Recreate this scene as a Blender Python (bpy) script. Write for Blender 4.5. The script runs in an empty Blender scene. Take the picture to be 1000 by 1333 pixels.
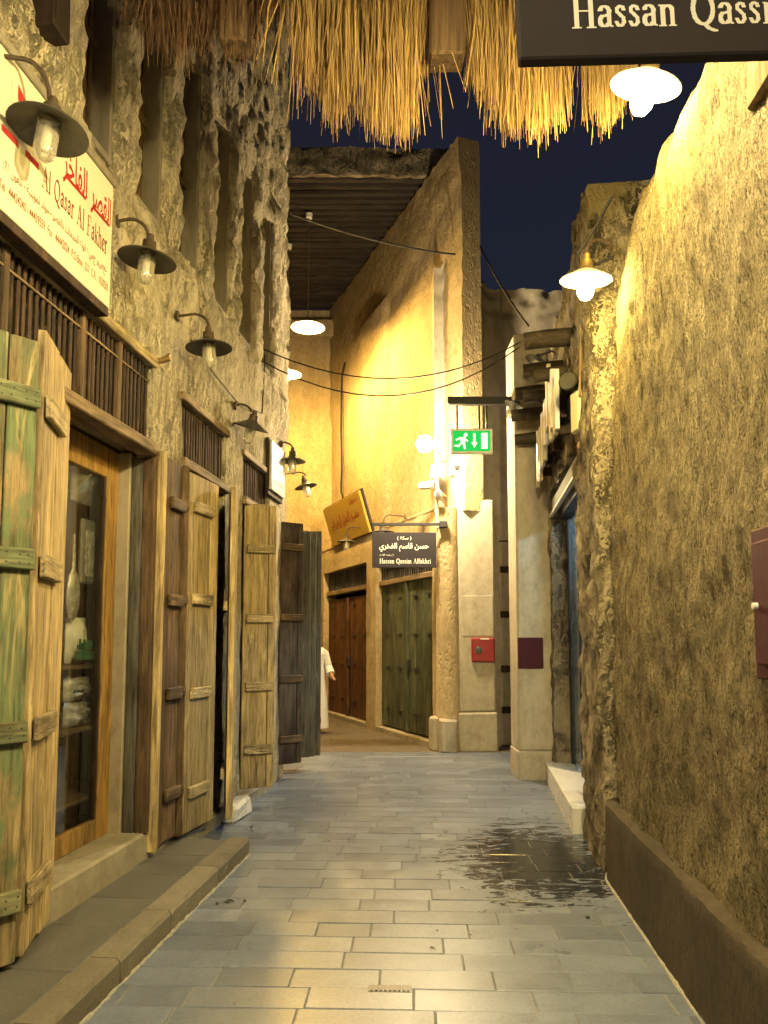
import bpy, bmesh, math, random
import numpy as np
from mathutils import Vector, Matrix, noise
R = math.radians
random.seed(11)
scene = bpy.context.scene
COL = scene.collection

# ------------------------------------------------------------------ camera
PITCH = R(5.0); FPX = 1000.0; EYE = 1.6
PPY = 835 - FPX * math.tan(PITCH)          # principal point row of the 1000 x 1333 photograph
cam = bpy.data.cameras.new('camera')
cam.sensor_fit = 'VERTICAL'; cam.sensor_height = 36.0
cam.lens = 36.0 * FPX / 1333.0
cam.shift_y = (PPY - 666.5) / 1333.0
cam.clip_start = 0.05; cam.clip_end = 500
camo = bpy.data.objects.new('camera', cam); COL.objects.link(camo)
camo.location = (0, 0, EYE); camo.rotation_euler = (math.pi / 2 + PITCH, 0, 0)
scene.camera = camo

# ------------------------------------------------------------------ night sky
world = bpy.data.worlds.new('World'); scene.world = world; world.use_nodes = True
wn = world.node_tree.nodes; wl_ = world.node_tree.links
bg = wn['Background']
sky = wn.new('ShaderNodeTexSky'); sky.sky_type = 'NISHITA'; sky.sun_disc = False
sky.sun_elevation = R(-4.5); sky.sun_rotation = R(20); sky.altitude = 0
sky.air_density = 1.0; sky.dust_density = 0.6; sky.ozone_density = 2.0
glow = wn.new('ShaderNodeMix'); glow.data_type = 'RGBA'; glow.blend_type = 'ADD'; glow.inputs[0].default_value = 1.0
wl_.new(sky.outputs[0], glow.inputs[6]); glow.inputs[7].default_value = (0.046, 0.048, 0.075, 1)      # even night glow over the town
wl_.new(glow.outputs[2], bg.inputs[0]); bg.inputs[1].default_value = 0.07

# ------------------------------------------------------------------ exposure
vs = scene.view_settings
vs.view_transform = 'Standard'; vs.look = 'None'; vs.exposure = 1.75; vs.gamma = 1.0; vs.use_curve_mapping = False
scene.cycles.use_denoising = True
scene.cycles.use_adaptive_sampling = True; scene.cycles.adaptive_threshold = 0.03
scene.cycles.max_bounces = 4; scene.cycles.diffuse_bounces = 3; scene.cycles.transparent_max_bounces = 16
scene.cycles.sample_clamp_indirect = 4.0; scene.cycles.caustics_reflective = False; scene.cycles.caustics_refractive = False

# ------------------------------------------------------------------ measuring helpers (survey of the place)
def ray(px, py):
    u = (px - 500) / FPX; v = (PPY - py) / FPX
    return u, math.cos(PITCH) - v * math.sin(PITCH), math.sin(PITCH) + v * math.cos(PITCH)
def at(px, py, Y):
    a, b, c = ray(px, py); t = Y / b
    return Vector((a * t, Y, EYE + c * t))
def fl(px, py, z=0.0):
    a, b, c = ray(px, py); t = (z - EYE) / c
    return Vector((a * t, b * t, z))
def online(px, py, A, B):
    a, b, c = ray(px, py); t = A / (a - B * b)
    return Vector((a * t, b * t, EYE + c * t))

# wall frames: local x runs along the wall, -y points out to the lane, z up
LA, LB = -2.24, 0.112
RA, RB = 1.136, 0.079
SA, SB = 0.90, 0.118
LROT = math.atan2(1, LB); RROT = math.atan2(-1, -RB); SROT = math.atan2(-1, -SB)
def onL(px, py, off=0.0):
    """left wall: returns (s, z) on the plane standing off metres in front of the wall"""
    p = online(px, py, LA + off * 1.006, LB)
    d = Vector((math.cos(LROT), math.sin(LROT))); return (Vector((p.x - LA, p.y)).dot(d), p.z)
def Lp(s, n=0.0, z=0.0):
    return Vector((LA + s * math.cos(LROT) + n * math.sin(LROT), s * math.sin(LROT) - n * math.cos(LROT), z))
def Rw(y, n=0.0, z=0.0):
    return Vector((RA + RB * y - n, y, z))
def Sw(y, n=0.0, z=0.0):
    return Vector((SA + SB * y - n, y, z))

# ------------------------------------------------------------------ object helpers
def tag(o, label=None, cat=None, group=None, kind=None):
    if label: o['label'] = label
    if cat: o['category'] = cat
    if group: o['group'] = group
    if kind: o['kind'] = kind
    return o
def thing(name, label, cat, loc=(0, 0, 0), rotz=0.0, group=None):
    o = bpy.data.objects.new(name, None); COL.objects.link(o)
    o.empty_display_size = 0.1
    o.location = loc; o.rotation_euler = (0, 0, rotz)
    return tag(o, label, cat, group)
def copy_tree(o, parent=None):
    c = o.copy(); COL.objects.link(c); c.parent = parent
    for ch in list(o.children): copy_tree(ch, c)
    return c
def link(name, me, mat=None, parent=None, loc=None, rot=None):
    o = bpy.data.objects.new(name, me); COL.objects.link(o)
    if mat is not None and not me.materials: me.materials.append(mat)
    if parent is not None: o.parent = parent
    if loc is not None: o.location = loc
    if rot is not None: o.rotation_euler = rot
    return o

class MB:
    def __init__(self): self.v = []; self.f = []
    def add(self, vs, fs, M=None):
        b = len(self.v)
        for p in vs:
            p = Vector(p)
            self.v.append(tuple(M @ p) if M is not None else tuple(p))
        for f in fs: self.f.append(tuple(b + i for i in f))
        return self
    def box(self, x0, x1, y0, y1, z0, z1, bev=0.0, M=None, jit=0.0):
        if bev <= 0:
            v = [(x, y, z) for z in (z0, z1) for y in (y0, y1) for x in (x0, x1)]
            if jit: v = [tuple(c + random.uniform(-jit, jit) for c in p) for p in v]
            return self.add(v, [(0, 2, 3, 1), (4, 5, 7, 6), (0, 1, 5, 4), (2, 6, 7, 3), (0, 4, 6, 2), (1, 3, 7, 5)], M)
        c = [(x0 + x1) / 2, (y0 + y1) / 2, (z0 + z1) / 2]; h = [abs(x1 - x0) / 2, abs(y1 - y0) / 2, abs(z1 - z0) / 2]
        b = min(bev, min(h) * 0.9); V = []; idx = {}
        for sx in (-1, 1):
            for sy in (-1, 1):
                for sz in (-1, 1):
                    j = [random.uniform(-jit, jit) if jit else 0 for _ in range(3)]
                    for ax in range(3):
                        p = [sx * h[0], sy * h[1], sz * h[2]]
                        for k in range(3):
                            if k != ax: p[k] -= (sx, sy, sz)[k] * b
                        idx[(sx, sy, sz, ax)] = len(V); V.append(tuple(c[k] + p[k] + j[k] for k in range(3)))
        F = []
        for ax in range(3):
            o1, o2 = [(1, 2), (0, 2), (0, 1)][ax]
            for s in (-1, 1):
                q = []
                for a, b2 in ((-1, -1), (1, -1), (1, 1), (-1, 1)):
                    sg = [0, 0, 0]; sg[ax] = s; sg[o1] = a; sg[o2] = b2
                    q.append(idx[(*sg, ax)])
                if (s == -1) != (ax == 1): q.reverse()
                F.append(tuple(q))
        for ax in range(3):
            o1, o2 = [(1, 2), (0, 2), (0, 1)][ax]
            for a in (-1, 1):
                for b2 in (-1, 1):
                    s0 = [0, 0, 0]; s1 = [0, 0, 0]; s0[ax] = -1; s1[ax] = 1
                    for s in (s0, s1): s[o1] = a; s[o2] = b2
                    F.append((idx[(*s0, o1)], idx[(*s1, o1)], idx[(*s1, o2)], idx[(*s0, o2)]))
        for sx in (-1, 1):
            for sy in (-1, 1):
                for sz in (-1, 1):
                    F.append(tuple(idx[(sx, sy, sz, a)] for a in range(3)))
        return self.add(V, F, M)
    def tube(self, pts, r, n=8, M=None, cap=True):
        pts = [Vector(p) for p in pts]; V = []; F = []
        rr = r if isinstance(r, (list, tuple)) else [r] * len(pts)
        up = Vector((0, 0, 1)); prev = None
        for i, p in enumerate(pts):
            t = (pts[min(i + 1, len(pts) - 1)] - pts[max(i - 1, 0)]).normalized()
            if prev is None:
                a = t.cross(up if abs(t.z) < 0.9 else Vector((1, 0, 0))).normalized()
            else:
                a = (prev - t * prev.dot(t)).normalized()
            prev = a; b = t.cross(a)
            for k in range(n):
                an = 2 * math.pi * k / n
                V.append(p + (a * math.cos(an) + b * math.sin(an)) * rr[i])
        for i in range(len(pts) - 1):
            for k in range(n):
                F.append((i * n + k, i * n + (k + 1) % n, (i + 1) * n + (k + 1) % n, (i + 1) * n + k))
        if cap:
            F.append(tuple(reversed(range(n)))); F.append(tuple(range((len(pts) - 1) * n, len(pts) * n)))
        return self.add(V, F, M)
    def lathe(self, prof, n=20, M=None):
        V = []; F = []
        for r, z in prof:
            for k in range(n):
                a = 2 * math.pi * k / n; V.append((r * math.cos(a), r * math.sin(a), z))
        for i in range(len(prof) - 1):
            for k in range(n):
                F.append((i * n + k, i * n + (k + 1) % n, (i + 1) * n + (k + 1) % n, (i + 1) * n + k))
        if prof[0][0] > 1e-4: pass
        return self.add(V, F, M)
    def prism(self, poly, y0, y1, M=None):
        n = len(poly)
        V = [(x, y0, z) for x, z in poly] + [(x, y1, z) for x, z in poly]
        F = [tuple(range(n)), tuple(reversed(range(n, 2 * n)))] + [(i, i + n, (i + 1) % n + n, (i + 1) % n) for i in range(n)]
        return self.add(V, F, M)
    def mesh(self, name, smooth=False, fix=True):
        me = bpy.data.meshes.new(name); me.from_pydata(self.v, [], self.f)
        if fix:
            bm = bmesh.new(); bm.from_mesh(me)
            bmesh.ops.remove_doubles(bm, verts=bm.verts, dist=1e-5)
            bmesh.ops.recalc_face_normals(bm, faces=bm.faces); bm.to_mesh(me); bm.free()
        if smooth:
            me.polygons.foreach_set('use_smooth', [True] * len(me.polygons))
            try: me.set_sharp_from_angle(angle=R(38))
            except Exception: pass
        me.update(); return me
    def build(self, name, mat, parent=None, smooth=False, loc=None, rot=None, fix=True):
        return link(name, self.mesh(name, smooth, fix), mat, parent, loc, rot)
def box(name, mat, parent, x0, x1, y0, y1, z0, z1, bev=0.004, jit=0.0):
    return MB().box(x0, x1, y0, y1, z0, z1, bev, None, jit).build(name, mat, parent)

# ------------------------------------------------------------------ materials
M = {}
class NT:
    def __init__(self, name):
        m = bpy.data.materials.new(name); m.use_nodes = True
        self.m = m; self.t = m.node_tree; self.n = self.t.nodes; self.l = self.t.links
        self.p = self.n['Principled BSDF']; self.out = self.n['Material Output']
        self.co = self.n.new('ShaderNodeTexCoord').outputs['Object']
        M[name] = m
    def set(self, **k):
        for a, b in k.items(): self.p.inputs[a.replace('_', ' ')].default_value = b
        return self
    def lk(self, a, b): self.l.new(a, b)
    def geo(self): return self.n.new('ShaderNodeNewGeometry').outputs['Position']
    def rnd(self): return self.n.new('ShaderNodeObjectInfo').outputs['Random']
    def mapping(self, vec, scale=(1, 1, 1), rot=(0, 0, 0), randomise=False):
        if randomise:
            a = self.n.new('ShaderNodeVectorMath'); a.operation = 'MULTIPLY_ADD'
            comb = self.n.new('ShaderNodeCombineXYZ'); r = self.rnd()
            for i in range(3): self.lk(r, comb.inputs[i])
            self.lk(comb.outputs[0], a.inputs[0]); a.inputs[1].default_value = (37.0, 53.0, 71.0); self.lk(vec, a.inputs[2])
            vec = a.outputs[0]
        mp = self.n.new('ShaderNodeMapping'); mp.inputs['Scale'].default_value = scale; mp.inputs['Rotation'].default_value = rot
        self.lk(vec, mp.inputs[0]); return mp.outputs[0]
    def noise(self, vec, scale, detail=6, rough=0.6, dist=0.0):
        t = self.n.new('ShaderNodeTexNoise'); self.lk(vec, t.inputs['Vector'])
        t.inputs['Scale'].default_value = scale; t.inputs['Detail'].default_value = detail
        t.inputs['Roughness'].default_value = rough; t.inputs['Distortion'].default_value = dist
        return t.outputs['Fac']
    def voro(self, vec, scale, feature='F1'):
        t = self.n.new('ShaderNodeTexVoronoi'); t.feature = feature; self.lk(vec, t.inputs['Vector'])
        t.inputs['Scale'].default_value = scale; return t.outputs['Distance']
    def ramp(self, fac, stops):
        r = self.n.new('ShaderNodeValToRGB'); self.lk(fac, r.inputs[0]); e = r.color_ramp.elements
        while len(e) < len(stops): e.new(0.5)
        for k, (p, c) in enumerate(stops):
            e[k].position = p; e[k].color = (c, c, c, 1) if isinstance(c, (int, float)) else (*c, 1)
        return r.outputs[0]
    def mix(self, fac, a, b, mode='MIX'):
        x = self.n.new('ShaderNodeMix'); x.data_type = 'RGBA'; x.blend_type = mode
        for s, v in ((x.inputs[0], fac), (x.inputs[6], a), (x.inputs[7], b)):
            if isinstance(v, (int, float)): s.default_value = v if s is x.inputs[0] or s.type == 'VALUE' else (v, v, v, 1)
            elif isinstance(v, tuple): s.default_value = (*v, 1)
            else: self.lk(v, s)
        return x.outputs[2]
    def math(self, op, a, b=0.0):
        x = self.n.new('ShaderNodeMath'); x.operation = op
        for s, v in ((x.inputs[0], a), (x.inputs[1], b)):
            if isinstance(v, (int, float)): s.default_value = v
            else: self.lk(v, s)
        return x.outputs[0]
    def bump(self, h, strength=0.5, dist=0.02, prev=None):
        b = self.n.new('ShaderNodeBump'); b.inputs['Strength'].default_value = strength; b.inputs['Distance'].default_value = dist
        self.lk(h, b.inputs['Height'])
        if prev is not None: self.lk(prev, b.inputs['Normal'])
        return b.outputs[0]
    def col(self, s): self.lk(s, self.p.inputs['Base Color']); return self
    def nor(self, s): self.lk(s, self.p.inputs['Normal']); return self
    def rgh(self, s): self.lk(s, self.p.inputs['Roughness']); return self

def plaster(name, c_hi, c_lo, c_stain, stretch=(1, 1, 1), fine=22, strength=0.7, dist=0.02, pits=0.5, fiber=0.0, crack=0.0, crack_above=None):
    t = NT(name); t.set(Roughness=0.92); t.p.inputs['Specular IOR Level'].default_value = 0.25
    v = t.mapping(t.co, stretch)
    n1 = t.noise(v, 2.2, 4, 0.65, 0.3); n2 = t.noise(v, fine, 4, 0.75); n3 = t.noise(t.mapping(t.co, (1, 1, 0.35)), 1.1, 3, 0.6)
    c = t.mix(t.ramp(n1, [(0.35, 0.0), (0.68, 1.0)]), c_lo, c_hi)
    c = t.mix(t.ramp(n3, [(0.5, 0.0), (0.72, 0.75)]), c, c_stain)
    c = t.mix(0.55, c, t.ramp(n2, [(0.28, 0.5), (0.56, 1.0)]), 'MULTIPLY')
    vo = t.ramp(t.voro(t.mapping(t.co, stretch), fine * 1.3), [(0.0, 0.0), (0.35, 1.0)])
    h = t.math('ADD', n2, t.math('MULTIPLY', vo, pits)); h = t.math('ADD', h, t.math('MULTIPLY', n1, 1.2))
    if fiber:
        fb_ = t.noise(t.mapping(t.co, (1, 1, 0.30), (0.0, 0.10, 0.0)), 48, 4, 0.75, 1.8)
        gr_ = t.noise(t.mapping(t.co, (1, 1, 0.6)), 110, 2, 0.7, 0.5); h = t.math('ADD', h, t.math('MULTIPLY', gr_, 0.7 * fiber)); c = t.mix(0.75 * fiber, c, t.ramp(gr_, [(0.36, 0.2), (0.50, 1.0)]), 'MULTIPLY')
        h = t.math('ADD', h, t.math('MULTIPLY', fb_, 1.5 * fiber)); c = t.mix(0.8 * fiber, c, t.ramp(fb_, [(0.38, 0.3), (0.53, 1.0)]), 'MULTIPLY')
    if crack:
        wv = t.n.new('ShaderNodeVectorMath'); wv.operation = 'MULTIPLY_ADD'; t.lk(n2, wv.inputs[0]); wv.inputs[1].default_value = (0.5, 0.5, 0.5); t.lk(t.mapping(t.co, (1, 1, 0.32)), wv.inputs[2])
        ck = t.ramp(t.voro(wv.outputs[0], 8.5, 'DISTANCE_TO_EDGE'), [(0.0, 0.0), (0.12, 1.0)])
        pk_ = t.ramp(n1, [(0.42, 1.0), (0.60, 0.0)])
        if crack_above is not None:      # the lower plaster was repaired and is sound
            sz_ = t.n.new('ShaderNodeSeparateXYZ'); t.lk(t.co, sz_.inputs[0])
            up_ = t.ramp(t.math('ADD', t.math('MULTIPLY', t.math('SUBTRACT', sz_.outputs[2], crack_above), 0.8), t.math('MULTIPLY', n1, 0.9)), [(0.30, 0.72), (0.62, 0.0)]); pk_ = t.math('MAXIMUM', pk_, up_)
        ck = t.mix(pk_, 1.0, ck)
        h = t.math('ADD', h, t.math('MULTIPLY', ck, crack)); c = t.mix(0.6, c, t.ramp(ck, [(0.0, 0.2), (0.8, 1.0)]), 'MULTIPLY')
    t.col(c).nor(t.bump(h, strength, dist)); return t.m

def wood(name, c_hi, c_lo, c_dirt, paint=None, amount=0.5, axis='z', rough=0.75, bump=0.35):
    t = NT(name); t.set(Roughness=rough); t.p.inputs['Specular IOR Level'].default_value = 0.3
    sc = {'z': (1, 1, 0.07), 'x': (0.07, 1, 1), 'y': (1, 0.07, 1)}[axis]
    v = t.mapping(t.co, sc, randomise=True); v2 = t.mapping(t.co, (1, 1, 0.45) if axis == 'z' else (0.45, 1, 1), randomise=True)
    g = t.noise(v, 42, 6, 0.65, 0.6); g2 = t.noise(v, 11, 5, 0.6, 0.8); d = t.noise(v2, 3.0, 6, 0.7)
    c = t.mix(t.ramp(g2, [(0.3, 0.0), (0.7, 1.0)]), c_lo, c_hi)
    if paint:
        pm = t.ramp(t.math('ADD', t.math('MULTIPLY', d, 0.8), t.math('MULTIPLY', g, 0.25)), [(0.62 - 0.25 * amount, 0.0), (0.66 - 0.2 * amount, 1.0)])
        c = t.mix(pm, c, paint)
    d2 = t.noise(t.mapping(t.co, (1, 1, 0.5), randomise=True), 1.6, 7, 0.7)
    c = t.mix(t.ramp(d2, [(0.44, 0.0), (0.66, 0.85)]), c, c_dirt)
    c = t.mix(0.85, c, t.ramp(g, [(0.34, 0.22), (0.58, 1.0)]), 'MULTIPLY')
    c = t.mix(t.ramp(t.noise(t.mapping(t.co, (1, 1, 0.12) if axis == 'z' else (0.12, 1, 1), randomise=True), 9, 4, 0.7, 1.0), [(0.56, 0.0), (0.68, 0.55)]), c, tuple(min(1, x * 1.5) for x in c_hi))
    r = t.math('ADD', t.math('MULTIPLY', t.rnd(), 0.5), 0.72)
    c = t.mix(1.0, c, r, 'MULTIPLY')
    t.col(c).nor(t.bump(g, bump, 0.006)); return t.m

def plain(name, c, rough=0.5, metal=0.0, var=0.15, scale=14, bump=0.0, spec=0.5):
    t = NT(name); t.set(Roughness=rough, Metallic=metal); t.p.inputs['Specular IOR Level'].default_value = spec
    n = t.noise(t.co, scale, 6, 0.65)
    t.col(t.mix(1.0, c, t.ramp(n, [(0.25, 1 - 2 * var), (0.7, 1.0)]), 'MULTIPLY'))
    t.rgh(t.ramp(n, [(0.3, max(0.03, rough - 0.1)), (0.7, min(1, rough + 0.12))]))
    if bump: t.nor(t.bump(n, bump, 0.01))
    return t.m
def emit(name, c, s):
    t = NT(name); e = t.n.new('ShaderNodeEmission'); e.inputs[0].default_value = (*c, 1); e.inputs[1].default_value = s
    t.lk(e.outputs[0], t.out.inputs[0]); return t.m
def glassy(name, tint, gloss=0.12, rough=0.05, haze=0.0, hazecol=(0.6, 0.58, 0.5), edge=0.6):
    t = NT(name)
    tr = t.n.new('ShaderNodeBsdfTransparent'); tr.inputs[0].default_value = (*tint, 1)
    gl = t.n.new('ShaderNodeBsdfGlossy'); gl.inputs[0].default_value = (1, 1, 1, 1); gl.inputs[1].default_value = rough
    lw = t.n.new('ShaderNodeLayerWeight'); lw.inputs[0].default_value = 0.35
    f = t.math('ADD', t.math('MULTIPLY', lw.outputs['Fresnel'], edge), gloss)
    mx = t.n.new('ShaderNodeMixShader'); t.lk(f, mx.inputs[0]); t.lk(tr.outputs[0], mx.inputs[1]); t.lk(gl.outputs[0], mx.inputs[2])
    last = mx
    if haze:
        df = t.n.new('ShaderNodeBsdfDiffuse'); df.inputs[0].default_value = (*hazecol, 1)
        m2 = t.n.new('ShaderNodeMixShader'); m2.inputs[0].default_value = haze
        t.lk(mx.outputs[0], m2.inputs[1]); t.lk(df.outputs[0], m2.inputs[2]); last = m2
    t.lk(last.outputs[0], t.out.inputs[0]); return t.m

plaster('plaster_left', (0.76, 0.67, 0.47), (0.64, 0.55, 0.37), (0.50, 0.41, 0.27), (1, 1, 0.6), 18, 1.0, 0.04, 0.7, 0.2, 0.8, 4.0)
plaster('plaster_right', (0.48, 0.395, 0.225), (0.38, 0.30, 0.17), (0.31, 0.24, 0.135), (1, 1, 0.25), 20, 1.0, 0.035, 0.35, 1.0)
plaster('plaster_far', (0.58, 0.46, 0.27), (0.49, 0.38, 0.21), (0.38, 0.29, 0.15), (1, 1, 0.5), 14, 0.8, 0.03, 0.6, 0.3)
plaster('plaster_grey', (0.52, 0.47, 0.38), (0.43, 0.38, 0.30), (0.22, 0.19, 0.14), (1, 1, 0.6), 10, 0.35, 0.015, 0.4)
plaster('plaster_smooth', (0.47, 0.43, 0.33), (0.42, 0.37, 0.28), (0.33, 0.28, 0.20), (1, 1, 0.7), 9, 0.15, 0.01, 0.2)
plaster('rubble', (0.40, 0.34, 0.23), (0.22, 0.18, 0.12), (0.14, 0.11, 0.08), (1, 1, 0.8), 11, 1.0, 0.05, 0.25, 0.0, 1.0)
plaster('plinth', (0.095, 0.075, 0.052), (0.06, 0.048, 0.035), (0.04, 0.032, 0.025), (1, 1, 0.6), 14, 0.5, 0.015, 0.2, 0.15)
plaster('jamb_grey', (0.30, 0.26, 0.20), (0.24, 0.21, 0.16), (0.17, 0.14, 0.10), (1, 1, 0.3), 10, 0.12, 0.006, 0.1)
plaster('step_stone', (0.42, 0.38, 0.29), (0.33, 0.29, 0.21), (0.21, 0.18, 0.12), (1, 1, 1), 8, 0.25, 0.012, 0.3)
wood('wood_yellow', (0.60, 0.46, 0.22), (0.45, 0.33, 0.16), (0.22, 0.165, 0.095))
wood('wood_yellow_h', (0.55, 0.44, 0.24), (0.42, 0.32, 0.17), (0.13, 0.10, 0.06), axis='x')
wood('wood_green', (0.42, 0.31, 0.15), (0.27, 0.20, 0.11), (0.12, 0.10, 0.06), paint=(0.15, 0.19, 0.095), amount=0.62)
wood('wood_green_h', (0.34, 0.30, 0.16), (0.24, 0.22, 0.12), (0.11, 0.10, 0.06), paint=(0.17, 0.20, 0.11), amount=0.7, axis='x')
wood('wood_brown', (0.20, 0.125, 0.065), (0.12, 0.075, 0.04), (0.05, 0.035, 0.02))
wood('wood_brown_h', (0.20, 0.13, 0.07), (0.12, 0.08, 0.045), (0.05, 0.035, 0.02), axis='x')
wood('wood_dark', (0.085, 0.05, 0.032), (0.05, 0.03, 0.02), (0.022, 0.015, 0.011))
wood('wood_maroon', (0.12, 0.07, 0.05), (0.07, 0.04, 0.03), (0.17, 0.14, 0.10), paint=(0.05, 0.03, 0.028), amount=0.7)
wood('wood_grey', (0.16, 0.15, 0.12), (0.10, 0.095, 0.08), (0.05, 0.045, 0.04))
wood('wood_tan', (0.38, 0.27, 0.15), (0.27, 0.19, 0.11), (0.13, 0.09, 0.05), axis='x')
wood('door_red', (0.24, 0.10, 0.04), (0.15, 0.06, 0.025), (0.07, 0.04, 0.02))
wood('door_green', (0.13, 0.14, 0.075), (0.085, 0.095, 0.055), (0.04, 0.045, 0.03))
wood('frame_ochre', (0.42, 0.25, 0.07), (0.34, 0.20, 0.055), (0.20, 0.12, 0.05), rough=0.45, bump=0.1)
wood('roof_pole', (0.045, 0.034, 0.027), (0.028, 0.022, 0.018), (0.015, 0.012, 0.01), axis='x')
wood('log', (0.10, 0.075, 0.05), (0.06, 0.045, 0.03), (0.03, 0.023, 0.016), axis='y')
plain('sign_cream', (0.74, 0.69, 0.52), 0.5, 0, 0.06, 3)
plain('ink_red', (0.42, 0.025, 0.02), 0.5, 0, 0.05)
plain('ink_brown', (0.22, 0.06, 0.03), 0.5, 0, 0.05)
plain('sign_slate', (0.04, 0.034, 0.04), 0.8, 0, 0.12, 30, 0, 0.15)
plain('ink_white', (0.80, 0.78, 0.72), 0.55, 0, 0.04)
plain('metal_dark', (0.03, 0.03, 0.032), 0.45, 0.3, 0.15)
plain('metal_rust', (0.11, 0.075, 0.045), 0.6, 0.3, 0.3)
plain('shade_grey', (0.10, 0.095, 0.085), 0.5, 0.2, 0.25, 25)
plain('shade_enamel', (0.75, 0.72, 0.62), 0.4, 0, 0.05)
plain('brass', (0.35, 0.24, 0.08), 0.45, 0.6, 0.2)
plain('metal_white', (0.70, 0.70, 0.67), 0.4, 0, 0.08)
plain('box_cream', (0.62, 0.56, 0.38), 0.55, 0, 0.12, 8)
plain('plank_cream', (0.66, 0.60, 0.40), 0.6, 0, 0.15, 8)
plain('plank_yellow', (0.55, 0.38, 0.09), 0.6, 0, 0.15, 8)
plain('red_box', (0.26, 0.012, 0.018), 0.4, 0, 0.12, 10)
plain('maroon_box', (0.060, 0.012, 0.026), 0.65, 0, 0.12, 10, 0, 0.2)
plain('cable', (0.015, 0.014, 0.013), 0.6, 0, 0.1)
plain('cable_tan', (0.20, 0.13, 0.06), 0.6, 0, 0.1)
plain('marble', (0.72, 0.71, 0.68), 0.3, 0, 0.08, 4)
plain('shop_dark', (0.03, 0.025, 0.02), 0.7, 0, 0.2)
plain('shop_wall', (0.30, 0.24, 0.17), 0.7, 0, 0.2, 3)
plain('yellow_sign', (0.62, 0.40, 0.05), 0.55, 0, 0.1, 5)
plain('thobe', (0.78, 0.77, 0.74), 0.85, 0, 0.05)
plain('skin', (0.30, 0.17, 0.10), 0.6, 0, 0.08)
plain('bag_green', (0.03, 0.13, 0.05), 0.4, 0, 0.1)
plain('bag_white', (0.72, 0.72, 0.62), 0.35, 0, 0.08)
plain('foil', (0.50, 0.49, 0.45), 0.25, 0.3, 0.2, 18, 0.8)
glassy('shop_glass', (0.98, 0.99, 0.97), 0.02, 0.02, edge=0.25)
glassy('blue_glass', (0.66, 0.80, 0.88), 0.16, 0.04, 0.15, (0.35, 0.45, 0.52))
glassy('jar_glass', (0.95, 0.94, 0.88), 0.10, 0.08, 0.28, (0.75, 0.70, 0.55))
glassy('clear_plastic', (0.9, 0.9, 0.9), 0.14, 0.12, 0.22, (0.6, 0.6, 0.58))
plain('pale_mortar', (0.50, 0.48, 0.42), 0.85, 0, 0.3, 60)
plain('dry_leaf', (0.06, 0.04, 0.02), 0.8, 0, 0.2)
emit('lamp_yellow', (1.0, 0.72, 0.19), 230.0)
emit('lamp_back', (1.0, 0.82, 0.44), 780.0)
emit('lamp_fill', (1.0, 0.80, 0.38), 1050.0)
emit('lamp_warm', (1.0, 0.61, 0.16), 1000.0)
emit('lamp_white', (1.0, 0.78, 0.44), 430.0)
emit('tube_cool', (0.80, 0.92, 1.0), 170.0)
emit('exit_green', (0.02, 0.50, 0.07), 0.42)
emit('exit_white', (0.95, 1.0, 0.72), 0.38)
# straw
t = NT('straw'); t.set(Roughness=0.6)
t.col(t.mix(t.ramp(t.noise(t.mapping(t.co, (30, 30, 0.6)), 4, 3), [(0.3, 0.0), (0.7, 1.0)]), (0.20, 0.105, 0.04), (0.52, 0.36, 0.13)))
t = NT('straw_shaded'); t.set(Roughness=0.7)  # same straw darkened, shade of the unlit left bundle put into the colour
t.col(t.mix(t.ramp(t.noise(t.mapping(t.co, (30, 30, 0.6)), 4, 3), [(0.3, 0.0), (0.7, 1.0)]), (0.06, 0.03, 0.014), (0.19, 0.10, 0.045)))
# paving stones: worn grey basalt, wet where water has been poured by the shop step
def stone(name, base, wet=True, rough=(0.30, 0.5)):
    t = NT(name); v = t.mapping(t.co, (1, 1, 1), randomise=True); g = t.geo(); t.p.inputs['Specular IOR Level'].default_value = 0.4
    n = t.noise(v, 5, 8, 0.65); f = t.noise(v, 60, 5, 0.7)
    big = t.noise(g, 0.9, 5, 0.6)
    c = t.mix(t.ramp(n, [(0.3, 0.0), (0.7, 1.0)]), tuple(x * 0.78 for x in base), tuple(x * 1.12 for x in base))
    c = t.mix(1.0, c, t.math('ADD', t.math('MULTIPLY', t.rnd(), 0.35), 0.8), 'MULTIPLY')
    c = t.mix(0.45, c, t.ramp(f, [(0.36, 0.45), (0.56, 1.0)]), 'MULTIPLY')
    c = t.mix(t.ramp(big, [(0.45, 0.0), (0.75, 0.45)]), c, tuple(x * 0.5 for x in base))
    ro = t.ramp(t.math('ADD', t.math('MULTIPLY', n, 0.6), t.math('MULTIPLY', big, 0.5)), [(0.35, rough[0]), (0.75, rough[1])])
    h = t.math('ADD', t.math('MULTIPLY', f, 0.35), n)
    if wet:
        sep = t.n.new('ShaderNodeSeparateXYZ'); t.lk(g, sep.inputs[0])
        dx = t.math('DIVIDE', t.math('SUBTRACT', sep.outputs[0], 1.16), 0.56); dy = t.math('DIVIDE', t.math('SUBTRACT', sep.outputs[1], 5.85), 0.95)
        rr = t.math('SQRT', t.math('ADD', t.math('MULTIPLY', dx, dx), t.math('MULTIPLY', dy, dy)))
        spl = t.noise(t.mapping(g, (2.4, 6.5, 1)), 1.5, 8, 0.74, 1.4)
        w = t.ramp(t.math('SUBTRACT', t.math('MULTIPLY', spl, 4.4), t.math('ADD', rr, 0.95)), [(0.28, 0.0), (0.35, 1.0)])
        c = t.mix(w, c, tuple(x * 0.13 for x in base)); ro = t.mix(w, ro, 0.13)
    t.col(c).rgh(ro).nor(t.bump(h, 0.16 if wet else 0.45, 0.01)); return t.m
stone('paver_stone', (0.185, 0.22, 0.31), True, (0.24, 0.46))
stone('paver_far', (0.17, 0.14, 0.11), False, (0.45, 0.65))
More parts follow.
